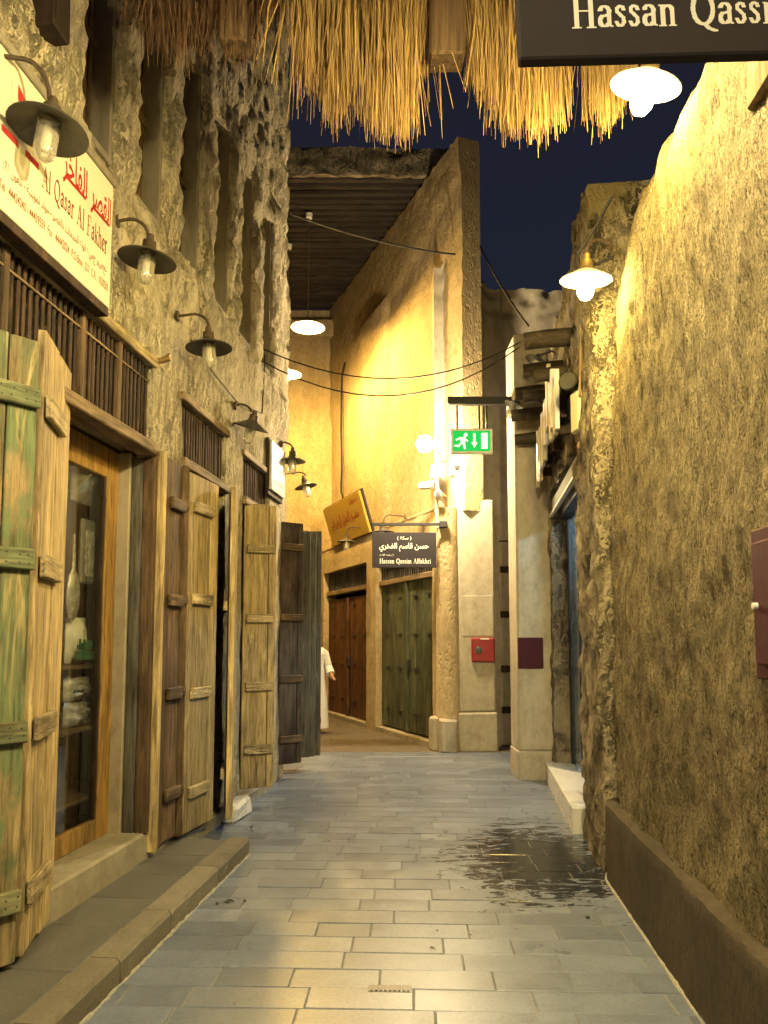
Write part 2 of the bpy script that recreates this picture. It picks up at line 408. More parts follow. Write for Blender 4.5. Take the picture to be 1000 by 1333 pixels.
stone('ledge_stone', (0.135, 0.132, 0.12), False, (0.45, 0.7))
stone('kerb_stone', (0.22, 0.195, 0.15), False, (0.6, 0.8))
plain('mortar', (0.34, 0.33, 0.30), 0.8, 0, 0.35, 9)
plain('ground', (0.13, 0.12, 0.10), 0.85, 0, 0.25, 6)
plain('iron', (0.12, 0.12, 0.115), 0.4, 0.5, 0.3, 40)

# ------------------------------------------------------------------ displaced plaster sheets
def fbm(x, y, z, oc=4): return noise.fractal(Vector((x, y, z)), 0.9, 2.1, oc)
def sheet(name, mat, parent, xs, zs, holes, disp, depth=0.22, smooth=True, curve=None):
    """a wall face in the x-z plane, hole rectangles left out, its edges turned back by depth"""
    V = []; F = []
    for z in zs:
        for x in xs: V.append((x, -disp(x, z), z))
    nx = len(xs)
    for j in range(len(zs) - 1):
        zc = (zs[j] + zs[j + 1]) / 2
        for i in range(nx - 1):
            xc = (xs[i] + xs[i + 1]) / 2
            if any(a < xc < b and c < zc < d for a, b, c, d in holes): continue
            F.append((j * nx + i, j * nx + i + 1, (j + 1) * nx + i + 1, (j + 1) * nx + i))
    me = bpy.data.meshes.new(name); me.from_pydata(V, [], F)
    bm = bmesh.new(); bm.from_mesh(me)
    bmesh.ops.delete(bm, geom=[v for v in bm.verts if not v.link_faces], context='VERTS')
    be = [e for e in bm.edges if e.is_boundary]
    ex = bmesh.ops.extrude_edge_only(bm, edges=be)
    for g in ex['geom']:
        if isinstance(g, bmesh.types.BMVert): g.co.y = depth
    if curve:
        for v in bm.verts: v.co = curve(v.co)
    bmesh.ops.recalc_face_normals(bm, faces=bm.faces)
    bm.to_mesh(me); bm.free()
    if smooth:
        me.polygons.foreach_set('use_smooth', [True] * len(me.polygons))
        me.set_sharp_from_angle(angle=R(50))
    return link(name, me, mat, parent)
def lines(a, b, step, extra=()):
    n = max(1, round((b - a) / step)); g = [a + (b - a) * i / n for i in range(n + 1)]
    for e in extra:
        k = min(range(len(g)), key=lambda i: abs(g[i] - e))
        if 0 < k < len(g) - 1: g[k] = e
    return g

# ================================================================== SETTING
g = MB().add([(-60, -30, -0.06), (60, -30, -0.06), (60, 90, -0.06), (-60, 90, -0.06)], [(0, 1, 2, 3)]).build('ground', M['ground'])
tag(g, kind='structure')
pav = thing('paved_lane', 'lane paved with staggered rows of worn grey stone blocks', 'paving', (0, 0, 0)); tag(pav, kind='structure')
del pav['category']
MB().box(-2.6, 2.6, -3.0, 11.32, -0.05, -0.0055, 0).build('mortar_bed', M['mortar'], pav)
PYAW = -math.atan(0.035); cy_, sy_ = math.cos(PYAW), math.sin(PYAW)
def pw(u, v): return (u * cy_ - v * sy_, u * sy_ + v * cy_)
ROW = 0.206; LENS = (0.30, 0.36, 0.42, 0.48, 0.54, 0.60); pm = {}
def paver_mesh(L, D, mat):
    k = (L, D, mat)
    if k not in pm:
        a, b, c = L / 2 - 0.0022, D / 2 - 0.0018, 0.004
        V = [(x * a, y * b, -0.04) for x, y in ((-1, -1), (1, -1), (1, 1), (-1, 1))] + [(x * a, y * b, -c) for x, y in ((-1, -1), (1, -1), (1, 1), (-1, 1))] + \
            [(x * (a - c), y * (b - c), 0) for x, y in ((-1, -1), (1, -1), (1, 1), (-1, 1))]
        F = [(8, 9, 10, 11)] + [(i, (i + 1) % 4, 4 + (i + 1) % 4, 4 + i) for i in range(4)] + [(4 + i, 4 + (i + 1) % 4, 8 + (i + 1) % 4, 8 + i) for i in range(4)]
        me = bpy.data.meshes.new('paver'); me.from_pydata(V, [], F); me.materials.append(M[mat]); pm[k] = me
    return pm[k]
rest = MB(); farstuff = MB(); npav = 0
for r in range(-14, 56):
    v = 0.1 + r * ROW; u = -2.5 - random.uniform(0, 0.5)
    while u < 2.6:
        L = random.choice(LENS); uc = u + L / 2; x, y = pw(uc, v); u += L
        lim_l = (-1.56 + 0.098 * y) if y < 6.0 else (LA + LB * y)
        if not (lim_l - 0.32 < x < RA + RB * y + (0.32 if y < 5.6 else 0.7)): continue
        if y > 11.3: continue
        rot = (random.gauss(0, 0.004), random.gauss(0, 0.003), PYAW + random.gauss(0, 0.002)); z = random.gauss(0, 0.0012)
        vis = y > 2.85 and abs(x) < 0.52 * y + 0.2 and npav < 330
        if vis:
            link('paver', paver_mesh(L, ROW, 'paver_stone'), None, pav, (x, y, z), rot); npav += 1
        else:
            me = paver_mesh(L, ROW, 'paver_stone'); Mx = Matrix.Translation((x, y, z)) @ Matrix.Rotation(rot[2], 4, 'Z')
            rest.add([q.co for q in me.vertices], [tuple(p.vertices) for p in me.polygons], Mx)
o = rest.build('paver_field', M['paver_stone'], pav, fix=False); tag(o, kind='stuff')
far = thing('far_lane', 'brown paving of the covered lane beyond the corner', 'paving', (0, 0, 0)); del far['category']; tag(far, kind='structure')
MB().box(-6, 3.4, 11.325, 20, -0.05, -0.009, 0).build('mortar_bed', M['mortar'], far)
for r in range(40):
    v = 11.43 + r * ROW; u = -6 - random.uniform(0, 0.4)
    while u < 3.3:
        L = random.choice(LENS); me = paver_mesh(L, ROW, 'paver_far')
        farstuff.add([q.co for q in me.vertices], [tuple(p.vertices) for p in me.polygons], Matrix.Translation((u + L / 2, v, random.gauss(0, 0.001)))); u += L
o = farstuff.build('paver_field', M['paver_far'], far, fix=False); tag(o, kind='stuff')

# raised stone ledge along the left shops, with kerb stones
led = thing('raised_pavement', 'raised stone ledge with a pale kerb before the shuttered shops', 'pavement', (0, 0, 0)); del led['category']; tag(led, kind='structure')
KA, KB = -1.606, 0.0983      # kerb line x = KA + KB*y
y = 1.6; ks = []
while y < 5.95:
    L = min(random.uniform(0.55, 0.85), 5.985 - y)
    if 5.985 - (y + L) < 0.25: L = 5.985 - y
    ks.append((y, L)); y += L
for y0, L in ks:
    p = Vector((KA + KB * y0, y0, 0)); rot = math.atan2(1, KB)
    nk = max(4, int(L / 0.07)); V = []; F = []; prof = [(0.0, -0.03), (0.0, 0.045), (0.002, 0.098), (0.016, 0.118), (0.15, 0.118), (0.15, -0.03)]
    for i in range(nk + 1):
        xk = 0.003 + (L - 0.006) * i / nk
        for j_, (yy, zz) in enumerate(prof):
            e_ = 0.007 * noise.noise(Vector((y0 + xk * 9, zz * 20, 3.0))) if j_ < 4 else 0.0; f_ = 0.006 * noise.noise(Vector((y0 + xk * 14, j_ * 3.0, 7.0))) if 1 < j_ < 4 else 0
            V.append((xk, yy + e_, zz + f_))
    n_p = len(prof)
    for i in range(nk):
        for j_ in range(n_p - 1): F.append((i * n_p + j_, (i + 1) * n_p + j_, (i + 1) * n_p + j_ + 1, i * n_p + j_ + 1))
    F += [tuple(range(n_p)), tuple(reversed(range(nk * n_p, nk * n_p + n_p)))]
    MB().add(V, F).build('kerb_stone', M['kerb_stone'], led, False, p, (0, 0, rot))
y = 1.6
while y < 5.9:
    L = min(random.uniform(0.42, 0.6), 5.985 - y)
    p = Vector((KA + KB * y, y, 0)); rot = math.atan2(1, KB)
    MB().box(0.002, L - 0.002, 0.153, 0.80, -0.03, 0.119 + random.uniform(-0.002, 0.002), 0.005).build('flagstone', M['ledge_stone'], led, False, p, (0, 0, rot)); y += L

# ------------------------------------------------------------------ left building
lb = thing('shop_building', 'tall rough plastered building with plank shutters and a row of slit windows', 'building', (LA, 0, 0), LROT)
WINS = [(4.22 + 0.775 * k, 4.22 + 0.775 * k + 0.45) for k in range(6)]
WZ = (4.62, 6.42)
SHOPS = [(4.22, 5.42, 0.12, 2.93), (5.93, 7.03, 0.10, 2.96), (7.56, 8.56, 0.10, 2.96)]
TRANS = [(2.6, 5.37, 2.985, 3.55), (5.93, 7.03, 3.03, 3.49), (7.56, 8.56, 3.03, 3.44)]
holes = [(a, b, *WZ) for a, b in WINS] + SHOPS + TRANS
def sm(x, a, b):
    t_ = min(1, max(0, (x - a) / (b - a))); return t_ * t_ * (3 - 2 * t_)
def dleft(x, z):
    if x < 2.2: return 0.0
    n1 = fbm(x * 1.6, z * 1.3, 3.1); n2 = fbm(x * 6, z * 4.2, 9.7)
    up = sm(z, 3.75, 4.6); endr = sm(x, 7.4, 9.0) * sm(z, 3.6, 4.6)
    d = 0.018 * n1 + 0.008 * n2
    rough = max(up, endr)
    d += rough * (0.020 * n2 + 0.028 * fbm(x * 13, z * 7, 2.2, 3) - 0.02 * abs(fbm(x * 4, z * 2.2, 7.7)))
    if z > 4.5:
        k = (x - 4.22 + 0.1625) / 0.775; w = abs((k - math.floor(k)) * 0.775 - 0.0)
        w = min(w, 0.775 - w)
        d += 0.05 * sm(z, 4.5, 4.75) * (1 - sm(w, 0.09, 0.19)) * (1 - sm(z, 6.5, 6.9))
    if z > 6.5: d += 0.06 * fbm(x * 3.1, z * 1.2, 5.5, 4)
    d += 0.05 * (1 - sm(z, 4.42, 4.62)) * sm(z, 4.0, 4.42)
    return d
xs = lines(-3, 2.2, 0.65) + lines(2.2, 9.33, 0.035, [e for h in holes for e in h[:2]])[1:]
zs = lines(0, 3.6, 0.06, [0.1, 0.12, 2.93, 2.96, 2.985, 3.03, 3.44, 3.49, 3.55]) + lines(3.6, 11.5, 0.05, WZ)[1:]
sheet('wall', M['plaster_left'], lb, xs, zs, holes, dleft, 0.25)
# wall round the corner, bending away to the left
cw = MB(); e0 = (9.33, 0.0)
cw.box(0, 4.0, 0.0, 0.3, 0, 5.2, 0.02, Matrix.Translation((9.33, 0.02, 0)) @ Matrix.Rotation(R(19), 4, 'Z'))
cw.build('return_wall', M['plaster_left'], lb)
box('roof_slab', M['plaster_grey'], lb, -3, 9.3, 0.3, 4.0, 11.2, 11.5)
# windows
for a, b in WINS:
    w = MB().box(a + 0.002, b - 0.002, 0.165, 0.20, WZ[0], WZ[1], 0).build('window', M['wood_dark'], lb)
    box('jamb', M['jamb_grey'], w, b - 0.030, b + 0.004, 0.015, 0.163, WZ[0] - 0.01, WZ[1] + 0.01, 0.004)
    box('jamb', M['jamb_grey'], w, a - 0.004, a + 0.025, 0.03, 0.163, WZ[0] - 0.01, WZ[1] + 0.01, 0.004)
    box('sill', M['jamb_grey'], w, a + 0.026, b - 0.031, 0.0, 0.163, WZ[0] - 0.03, WZ[0] + 0.02, 0.004)
    n = 6; sw = (b - a - 0.06) / n
    for k in range(n):
        box('slat', M['wood_brown'] if k > 3 else M['wood_dark'], w, a + 0.027 + k * sw, a + 0.027 + k * sw + sw * 0.66, 0.135, 0.165, WZ[0] + 0.02, WZ[1] - 0.005, 0.004)
    box('rail', M['wood_brown_h'], w, a + 0.027, b - 0.032, 0.112, 0.134, 5.38, 5.44, 0.003)
# transoms of round bars
for ti, (a, b, z0, z1) in enumerate(TRANS):
    tr = MB().box(a - 0.02, b + 0.02, 0.20, 0.24, z0 - 0.02, z1 + 0.02, 0).build('transom', M['shop_dark'], lb)
    a2 = max(a, 3.3)
    nb = round((b - a2) / 0.058); bm_ = None
    for k in range(nb):
        x = a2 + 0.03 + (b - a2 - 0.06) * k / (nb - 1)
        if bm_ is None:
            bm_ = MB().tube([(0, 0, z0 - 0.01), (0, 0, (z0 + z1) / 2), (0, 0, z1 + 0.01)], 0.0125, 7).mesh('bar', True); bm_.materials.append(M['wood_dark'])
        link('bar', bm_, None, tr, (x, 0.05 + random.uniform(-0.004, 0.004), 0))
    if ti == 0:
        for x in (3.66, 4.42, 4.90): box('post', M['wood_brown'], tr, x - 0.022, x + 0.022, 0.02, 0.08, z0 - 0.01, z1 + 0.01, 0.005)
        for x0, x1 in ((3.3, 3.64), (3.68, 4.4), (4.44, 4.88), (4.92, 5.35)):
            for s in (0, 1):
                zz = (z0 + 0.02, z1 - 0.03) if s == 0 else (z1 - 0.03, z0 + 0.02)
                MB().tube([(x0, 0.085, zz[0]), ((x0 + x1) / 2, 0.078, (zz[0] + zz[1]) / 2 + 0.02), (x1, 0.085, zz[1])], 0.008, 6).build('brace', M['wood_tan'], tr, True)
        MB().tube([(3.3, 0.035, z1 - 0.11), (5.36, 0.035, z1 - 0.11)], 0.007, 6).build('rail', M['wood_tan'], tr, True)
    box('head', M['wood_yellow_h'] if ti == 0 else M['wood_tan'], lb, a - 0.03, b + 0.03, -0.025, 0.06, z1, z1 + 0.065, 0.008, 0.003)
    box('sill', M['wood_tan'], lb, a - 0.02, b + 0.03, -0.045, 0.10, z0 - 0.075, z0 + 0.004, 0.008, 0.003)
# shop 1: jamb boards, step, glazed door with an ochre frame
box('jamb', M['wood_brown'], lb, 5.375, 5.418, -0.03, 0.06, 0.30, 2.90, 0.006, 0.002)
box('jamb', M['wood_grey'], lb, 5.382, 5.419, 0.064, 0.15, 0.30, 2.90, 0.006, 0.002)
box('jamb', M['plaster_smooth'], lb, 5.36, 5.42, 0.153, 0.26, 0.28, 2.93, 0.004)
box('doorstep', M['step_stone'], lb, 4.02, 5.47, -0.012, 0.42, 0.10, 0.30, 0.015, 0.003)
dr = bpy.data.objects.new('shop_door', None); COL.objects.link(dr); dr.parent = lb
box('stile', M['frame_ochre'], dr, 5.20, 5.36, 0.235, 0.285, 0.30, 2.93, 0.006)
box('stile', M['frame_ochre'], dr, 4.10, 4.22, 0.235, 0.285, 0.30, 2.93, 0.006)
box('rail', M['frame_ochre'], dr, 4.222, 5.198, 0.237, 0.283, 0.30, 0.43, 0.006)
box('rail', M['frame_ochre'], dr, 4.222, 5.198, 0.237, 0.283, 2.72, 2.93, 0.006)
box('glazing_bead', M['wood_dark'], dr, 5.180, 5.199, 0.245, 0.275, 0.431, 2.719, 0.003)
MB().box(4.223, 5.179, 0.256, 0.262, 0.432, 2.718, 0).build('pane', M['shop_glass'], dr)
def room(par, a, b, y0, y1, z0, z1, mat):
    V = [(x, y, z) for z in (z0, z1) for y in (y0, y1) for x in (a, b)]
    o = MB().add(V, [(0, 1, 3, 2), (4, 6, 7, 5), (2, 3, 7, 6), (0, 2, 6, 4), (1, 5, 7, 3)]).build('interior', mat, par); return o
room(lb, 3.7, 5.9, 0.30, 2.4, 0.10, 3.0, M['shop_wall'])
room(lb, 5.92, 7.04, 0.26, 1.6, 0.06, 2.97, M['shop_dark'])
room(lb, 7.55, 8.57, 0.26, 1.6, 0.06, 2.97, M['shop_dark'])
box('doorstep', M['step_stone'], lb, 5.80, 7.10, -0.03, 0.40, -0.02, 0.11, 0.012, 0.003)
box('doorstep', M['step_stone'], lb, 7.50, 8.70, -0.05, 0.40, -0.02, 0.11, 0.012, 0.003)
# rough quoin of pale stone at the threshold of the second shop
MB().box(6.98, 7.5, -0.16, 0.02, -0.02, 0.15, 0.03, None, 0.012).build('threshold_stone', M['marble'], lb)

# ------------------------------------------------------------------ plank shutters (hinged to the building)
def shutter(p0, p1, z0, z1, widths, bz, mat, bmat, label, reverse=False, th=0.032, bat=(0.0, 1.0), bh=0.085, back=False, ragged=0.01):
    """p0 hinge end, p1 free end on plan; the face seen is the one to the right of p0->p1; battens at heights bz"""
    d = Vector((p1[0] - p0[0], p1[1] - p0[1])); L = d.length; rot = math.atan2(d.y, d.x)
    root = bpy.data.objects.new('shutter', None); COL.objects.link(root); root.parent = lb
    Mw = Matrix.Translation((p0[0], p0[1], 0)) @ Matrix.Rotation(rot, 4, 'Z')
    Ml = Matrix.Translation((LA, 0, 0)) @ Matrix.Rotation(LROT, 4, 'Z')
    loc, rq, _ = (Ml.inverted() @ Mw).decompose(); root.location = loc; root.rotation_euler = rq.to_euler()
    root['label'] = label
    tot = sum(widths); x = 0.0
    for w in widths:
        ww = L * w / tot
        box('board', mat, root, x + 0.0035, x + ww - 0.0035, random.uniform(-0.004, 0.004), th + random.uniform(-0.003, 0.003), z0 + random.uniform(-ragged, ragged), z1 + random.uniform(-ragged, ragged), 0.006, 0.0015); x += ww
    box('backing', M['wood_dark'], root, 0.004, L - 0.004, th + 0.006, th + 0.012, z0 + 0.02, z1 - 0.02, 0.001)  # dark sheet added so the gaps between boards read as shade
    for zb in bz:
        xa, xb = L * bat[0], L * bat[1]
        ya, yb = (-0.036, -0.002) if not back else (th + 0.0125, th + 0.046)
        m = MB().box(xa, xb, ya, yb, zb - bh / 2, zb + bh / 2, 0.006, None, 0.003)
        nf = len(m.f); ynail = ya - 0.001
        for k in range(max(2, int(L / 0.055))):
            for dz in (-0.02, 0.02):
                cx = xa + (xb - xa) * (k + 0.5) / max(2, int(L / 0.055)) + random.uniform(-0.01, 0.01); cz = zb + dz + random.uniform(-0.006, 0.006)
                m.add([(cx + 0.005 * math.cos(q), ynail, cz + 0.005 * math.sin(q)) for q in (5.2, 4.2, 3.1, 2.1, 1.0, 0)], [(0, 1, 2, 3, 4, 5)])
        ob = m.build('batten', bmat, root, fix=False); ob.data.materials.append(M['metal_dark'])
        for i, pl in enumerate(ob.data.polygons): pl.material_index = 1 if i >= nf else 0
    return root
def xy(v): return (v.x, v.y)
# A: green paint, its near part leaves the frame
A1 = Vector((-1.668, 3.62)); dA = Vector((0.62, 0.785)); A0 = A1 - dA * 0.50
shutter(A0, A1, 0.14, 3.05, (0.16, 0.15, 0.13), (0.43, 1.185, 1.985, 2.76), M['wood_green'], M['wood_green_h'], 'shutter of planks with worn green paint', bh=0.10)
# B: bare yellow planks folded back along the wall
B0 = Vector((-1.655, 3.66)); B1 = Vector((-1.775, 4.25))
shutter(B0, B1, 0.15, 3.12, (0.3, 0.29), (0.44, 1.19, 1.96, 2.74), M['wood_yellow'], M['wood_yellow_h'], 'narrow shutter of bare yellow planks beside the glazed shop door', bat=(0.0, 0.62), bh=0.11, th=0.045)
# C
C0 = Lp(5.46, 0.03); C1 = Lp(5.86, 0.05)
shutter(C0, C1, 0.17, 2.95, (0.16, 0.20), (0.5, 1.22, 1.9, 2.62), M['wood_brown'], M['wood_brown_h'], 'brown plank shutter hinged at the far jamb of the glazed shop', bat=(0.40, 0.98))
box('edge_post', M['wood_yellow'], lb, 5.43, 5.475, -0.075, -0.01, 0.16, 2.96, 0.006)
# D folded pair, the outer leaf catches the light
D0 = Vector((-1.512, 5.90)); D1 = Vector((-1.405, 6.46))
shutter(D0, D1, 0.15, 2.92, (0.3, 0.12), (0.45, 1.20, 1.93, 2.66), M['wood_yellow'], M['wood_yellow_h'], 'yellow plank shutter with four battens standing half open', bat=(0.12, 0.74))
shutter((-1.585, 5.83), (-1.50, 5.862), 0.15, 2.94, (0.1,), (0.5, 1.23, 1.92, 2.64), M['wood_brown'], M['wood_brown_h'], 'dark inner leaf folded behind the half open shutter', bh=0.07)
# E edge towards the lane
E1 = Vector((-1.262, 6.50)); E0 = Vector((-1.36, 7.06))
shutter(E1, E0, 0.13, 2.93, (0.12, 0.2, 0.2), (0.5, 1.9), M['wood_yellow'], M['wood_yellow_h'], 'leaf standing out on edge toward the lane', back=True, th=0.05)
# F faces up the lane
shutter(Lp(7.62, 0.0), (-1.085, 7.70), 0.17, 2.97, (0.26, 0.08), (0.55, 1.16, 1.83, 2.52), M['wood_yellow'], M['wood_yellow_h'], 'shutter with four battens turned square to the lane', bat=(0.10, 0.92))
# G dark peeling
shutter(Lp(9.10, 0.0), (-0.975, 9.24), 0.17, 3.02, (0.24, 0.07), (0.46, 1.16, 1.88, 2.72), M['wood_maroon'], M['wood_brown_h'], 'dark brown shutter with peeling paint near the corner', bat=(0.02, 0.98))
# H stack of grey leaves
for k, (xe, yy) in enumerate(((-0.925, 9.66), (-0.862, 9.74), (-0.80, 9.82))):
    shutter((xe - 0.36, yy), (xe, yy), 0.17, 2.98 + 0.02 * k, (0.2, 0.16), (0.6, 1.9), M['wood_grey'], M['wood_brown_h'], 'weathered grey leaf folded at the end of the shops', back=True, ragged=0.004)
# window goods come later

# ------------------------------------------------------------------ right mud wall
rw = thing('mud_wall', 'tall mud plastered wall with trowel streaks above a dark plinth', 'wall', Rw(5.62), RROT)
def dright(x, z):
    n = fbm(x * 1.2, z * 0.9, 1.0); n2 = fbm(x * 5.5, z * 2.2, 4.0); n3 = fbm(x * 16, z * 4.5, 8.0, 3)
    n4 = fbm(x * 9, z * 3.0, 21.0, 4)
    d = 0.030 * n + 0.020 * n2 + 0.012 * n3 - 0.016 * abs(n4) + 0.006 * noise.noise(Vector((x * 26, z * 15, 2.0)))
    if x < 0.45: d -= (0.45 - x) ** 2 * 0.75
    d -= 0.05 * sm(z, 2.2, 4.3) * (1 - sm(x, 0.2, 1.6))
    if z > 3.95: d -= (z - 3.95) ** 2 * 0.9
    return d
def rcurve(c):
    z = c.z
    if z > 3.0: z = z + 0.05 * fbm(c.x * 1.7, 0.3, 0.7) * sm(z, 3.6, 4.2) - 0.10 * sm(z, 3.0, 4.2) * (1 - sm(c.x, 0.0, 1.5))
    return Vector((c.x + 0.35 * sm(z, 0.5, 4.0) * (1 - sm(c.x, 0, 0.8)), c.y, z))
sheet('wall', M['plaster_right'], rw, lines(0, 3.3, 0.018) + lines(3.3, 9.0, 0.3)[1:], lines(0.48, 4.24, 0.026), [], dright, 0.55, True, rcurve)
def dpl(x, z):
    d = 0.055 + 0.010 * fbm(x * 2, z * 2, 3.0) - (max(0, 0.35 - x)) ** 2 * 0.9
    if z > 0.505: d -= 0.05
    elif z > 0.49: d -= 0.006 + 0.006 * fbm(x * 9, z, 1.0)
    return d
sheet('plinth', M['plinth'], rw, lines(0.0, 4.2, 0.05) + lines(4.2, 9.0, 0.6)[1:], [-0.03, 0.03, 0.08] + lines(0.15, 0.47, 0.055) + [0.495, 0.51], [], dpl, 0.2, True)

# ------------------------------------------------------------------ right shop building
rs = thing('corner_shop', 'rough stone shop building with glazed front and log ends', 'building', Sw(5.62), SROT)
def sx(y): return -(y - 5.62) * math.hypot(1, SB)
def dshop(x, z):
    n2 = fbm(x * 5, z * 3.5, 14.0); n3 = fbm(x * 11, z * 6, 18.0, 3)
    d = 0.035 * n2 + 0.03 * n3 - 0.02 * abs(fbm(x * 2.5, z * 2, 11.0))
    if x > -0.85: d += 0.03
    return d
so = (sx(8.95), sx(6.42), 0.20, 3.33)
def shcurve(c):
    if c.z > 4.3: c = Vector((c.x, c.y, c.z + 0.10 * fbm(c.x * 2.2, 3.3, 1.0) * sm(c.z, 4.4, 5.0) + 0.10 * math.floor(2.2 * noise.noise(Vector((c.x * 1.7, 0, 5)))) * sm(c.z, 4.6, 5.0)))
    return c
sheet('wall', M['rubble'], rs, lines(sx(9.3), 0.12, 0.045, so[:2]), lines(0, 5.05, 0.05, so[2:]), [so], dshop, 0.45, True, shcurve)
M['rubble_right'] = M['rubble']
box('doorstep', M['marble'], rs, sx(9.05), sx(6.56), -0.10, 0.30, -0.02, 0.215, 0.008)
room(rs, sx(9.3), sx(6.3), 0.45, 3.2, 0.16, 3.4, M['shop_wall'])
for yy in (6.47, 7.25, 8.05, 8.90): box('mullion', M['metal_dark'], rs, sx(yy) - 0.03, sx(yy) + 0.03, 0.18, 0.24, 0.216, 3.03, 0.004)
for a, b in ((6.51, 7.21), (7.29, 8.01), (8.09, 8.86)): MB().box(sx(b), sx(a), 0.205, 0.213, 0.218, 3.03, 0).build('pane', M['blue_glass'], rs)
box('head', M['metal_dark'], rs, sx(8.94), sx(6.43), 0.10, 0.26, 3.03, 3.33, 0.004)
for yy in (7.17, 7.33):
    MB().tube([(sx(yy), 0.19, 0.9), (sx(yy), 0.15, 0.92), (sx(yy), 0.15, 1.45), (sx(yy), 0.19, 1.47)], 0.011, 8).build('door_handle', M['metal_white'], rs, True)
box('interior_post', M['frame_ochre'], rs, sx(8.6), sx(8.35), 0.5, 0.62, 0.2, 2.6, 0.006)
# louvre fascia
for k in range(34):
    yy = 6.5 + k * 0.071
    box('louvre', M['metal_white'] if k % 1 == 0 else M['metal_dark'], rs, sx(yy) - 0.012, sx(yy) + 0.012, 0.02, 0.07, 3.10, 3.25, 0.003)
box('louvre_rail', M['metal_white'], rs, sx(8.93), sx(6.44), -0.01, 0.03, 3.05, 3.085, 0.003)
# log ends carrying the upper floor
for yy, zz, r_, ln in ((6.75, 4.34, 0.085, 0.42), (7.15, 4.15, 0.07, 0.30), (7.5, 4.33, 0.075, 0.38), (7.9, 4.2, 0.07, 0.36), (8.25, 4.34, 0.08, 0.42), (8.6, 4.2, 0.075, 0.45), (8.9, 4.0, 0.07, 0.4)):
    MB().tube([(sx(yy), 0.3, zz + 0.02), (sx(yy) + 0.01, -ln * 0.5, zz), (sx(yy) - 0.01, -ln, zz - 0.01)], [r_, r_ * 0.97, r_ * 0.92], 12).build('log_end', M['log'], rs, True)
box('lintel', M['log'], rs, sx(9.0), sx(6.45), -0.06, 0.05, 3.86, 3.98, 0.02, 0.006)
# lit ceiling tube inside the shop
box('ceiling_tube', M['tube_cool'], rs, sx(8.4), sx(7.0), 1.0, 1.08, 3.30, 3.36, 0.01)

# pillar at the end of the shop
pr = thing('plaster_pillar', 'tall plastered pillar with a dark red box at the end of the glazed shop', 'pillar', (1.575, 9.1, 0))
MB().box(0.0, 0.42, 0.0, 0.55, 0.33, 5.35, 0.025, None, 0.01).build('shaft', M['plaster_grey'], pr)
MB().box(-0.012, 0.43, -0.014, 0.55, -0.02, 0.328, 0.02, None, 0.006).build('base', M['plaster_grey'], pr)

# ------------------------------------------------------------------ far building round the corner
FX = Vector((0.359, -0.933)).normalized(); FROT = math.atan2(FX.y, FX.x); F0 = Vector((0.746, 11.656))
fb = thing('corner_building', 'high pale building with plank doors curving round the corner', 'building', (F0.x, F0.y, 0), FROT)
def onF(px, py, back=0.0):
    n = Vector((-FX.y, FX.x)); a, b, c = ray(px, py); q = F0 + n * back
    t_ = q.dot(n) / (a * n.x + b * n.y); P = Vector((a * t_, b * t_)); return ((P - F0).dot(FX), EYE + c * t_)
gx0, gx1 = onF(489, 850)[0], onF(563, 850)[0]; bx0, bx1 = onF(421, 850)[0], onF(477, 850)[0]
DZ = (0.10, 2.62)
fh = [(gx0, gx1, 0.0, 3.10), (bx0, bx1, 0.0, 3.10)]
def dfar(x, z): return 0.012 * fbm(x * 1.5, z * 1.5, 5.0) + 0.008 * fbm(x * 6, z * 5, 2.0) - (0.04 * sm(z, 3.4, 3.66) if z > 3.4 else 0)
sheet('ground_floor_wall', M['plaster_far'], fb, lines(-8.5, 0.05, 0.07, [e for h in fh for e in h[:2]]), lines(0, 3.66, 0.08, [3.10]), fh, dfar, 0.30)
MB().box(-8.5, 0.05, 0.02, 0.5, 3.60, 3.655, 0.01).build('ledge', M['plaster_far'], fb)
pil = [(onF(475, 500, 0.3)[0], onF(507, 500, 0.3)[0], onF(490, 405, 0.3)[1]), (onF(396, 560, 0.3)[0], onF(426, 560, 0.3)[0], onF(410, 470, 0.3)[1])]
TOPZ = 9.42
def dup_(x, z):
    d = -0.30 + 0.018 * fbm(x * 1.1, z * 1.1, 15.0) + 0.012 * fbm(x * 6, z * 4, 12.0) + 0.010 * fbm(x * 14, z * 9, 22.0, 3)
    for a, b, zt in pil:
        if a - 0.1 < x < b + 0.1: d += 0.09 * sm(x, a - 0.06, a + 0.06) * (1 - sm(x, b - 0.06, b + 0.06)) * (1 - sm(z, zt - 0.12, zt + 0.03))
    zz = 7.4 + (x + 3.5) * 0.32
    d += 0.05 * sm(z, zz, zz + 0.5)
    return d
upx1 = onF(601, 260, 0.3)[0]
def upcurve(c):
    if c.z > 8.6: c = Vector((c.x, c.y, c.z + 0.05 * fbm(c.x * 6, 1.0, 2.0, 3)))
    return c
sheet('upper_wall', M['plaster_far'], fb, lines(-8.5, upx1, 0.06), lines(3.55, TOPZ, 0.06), [], dup_, 0.62, True, upcurve)
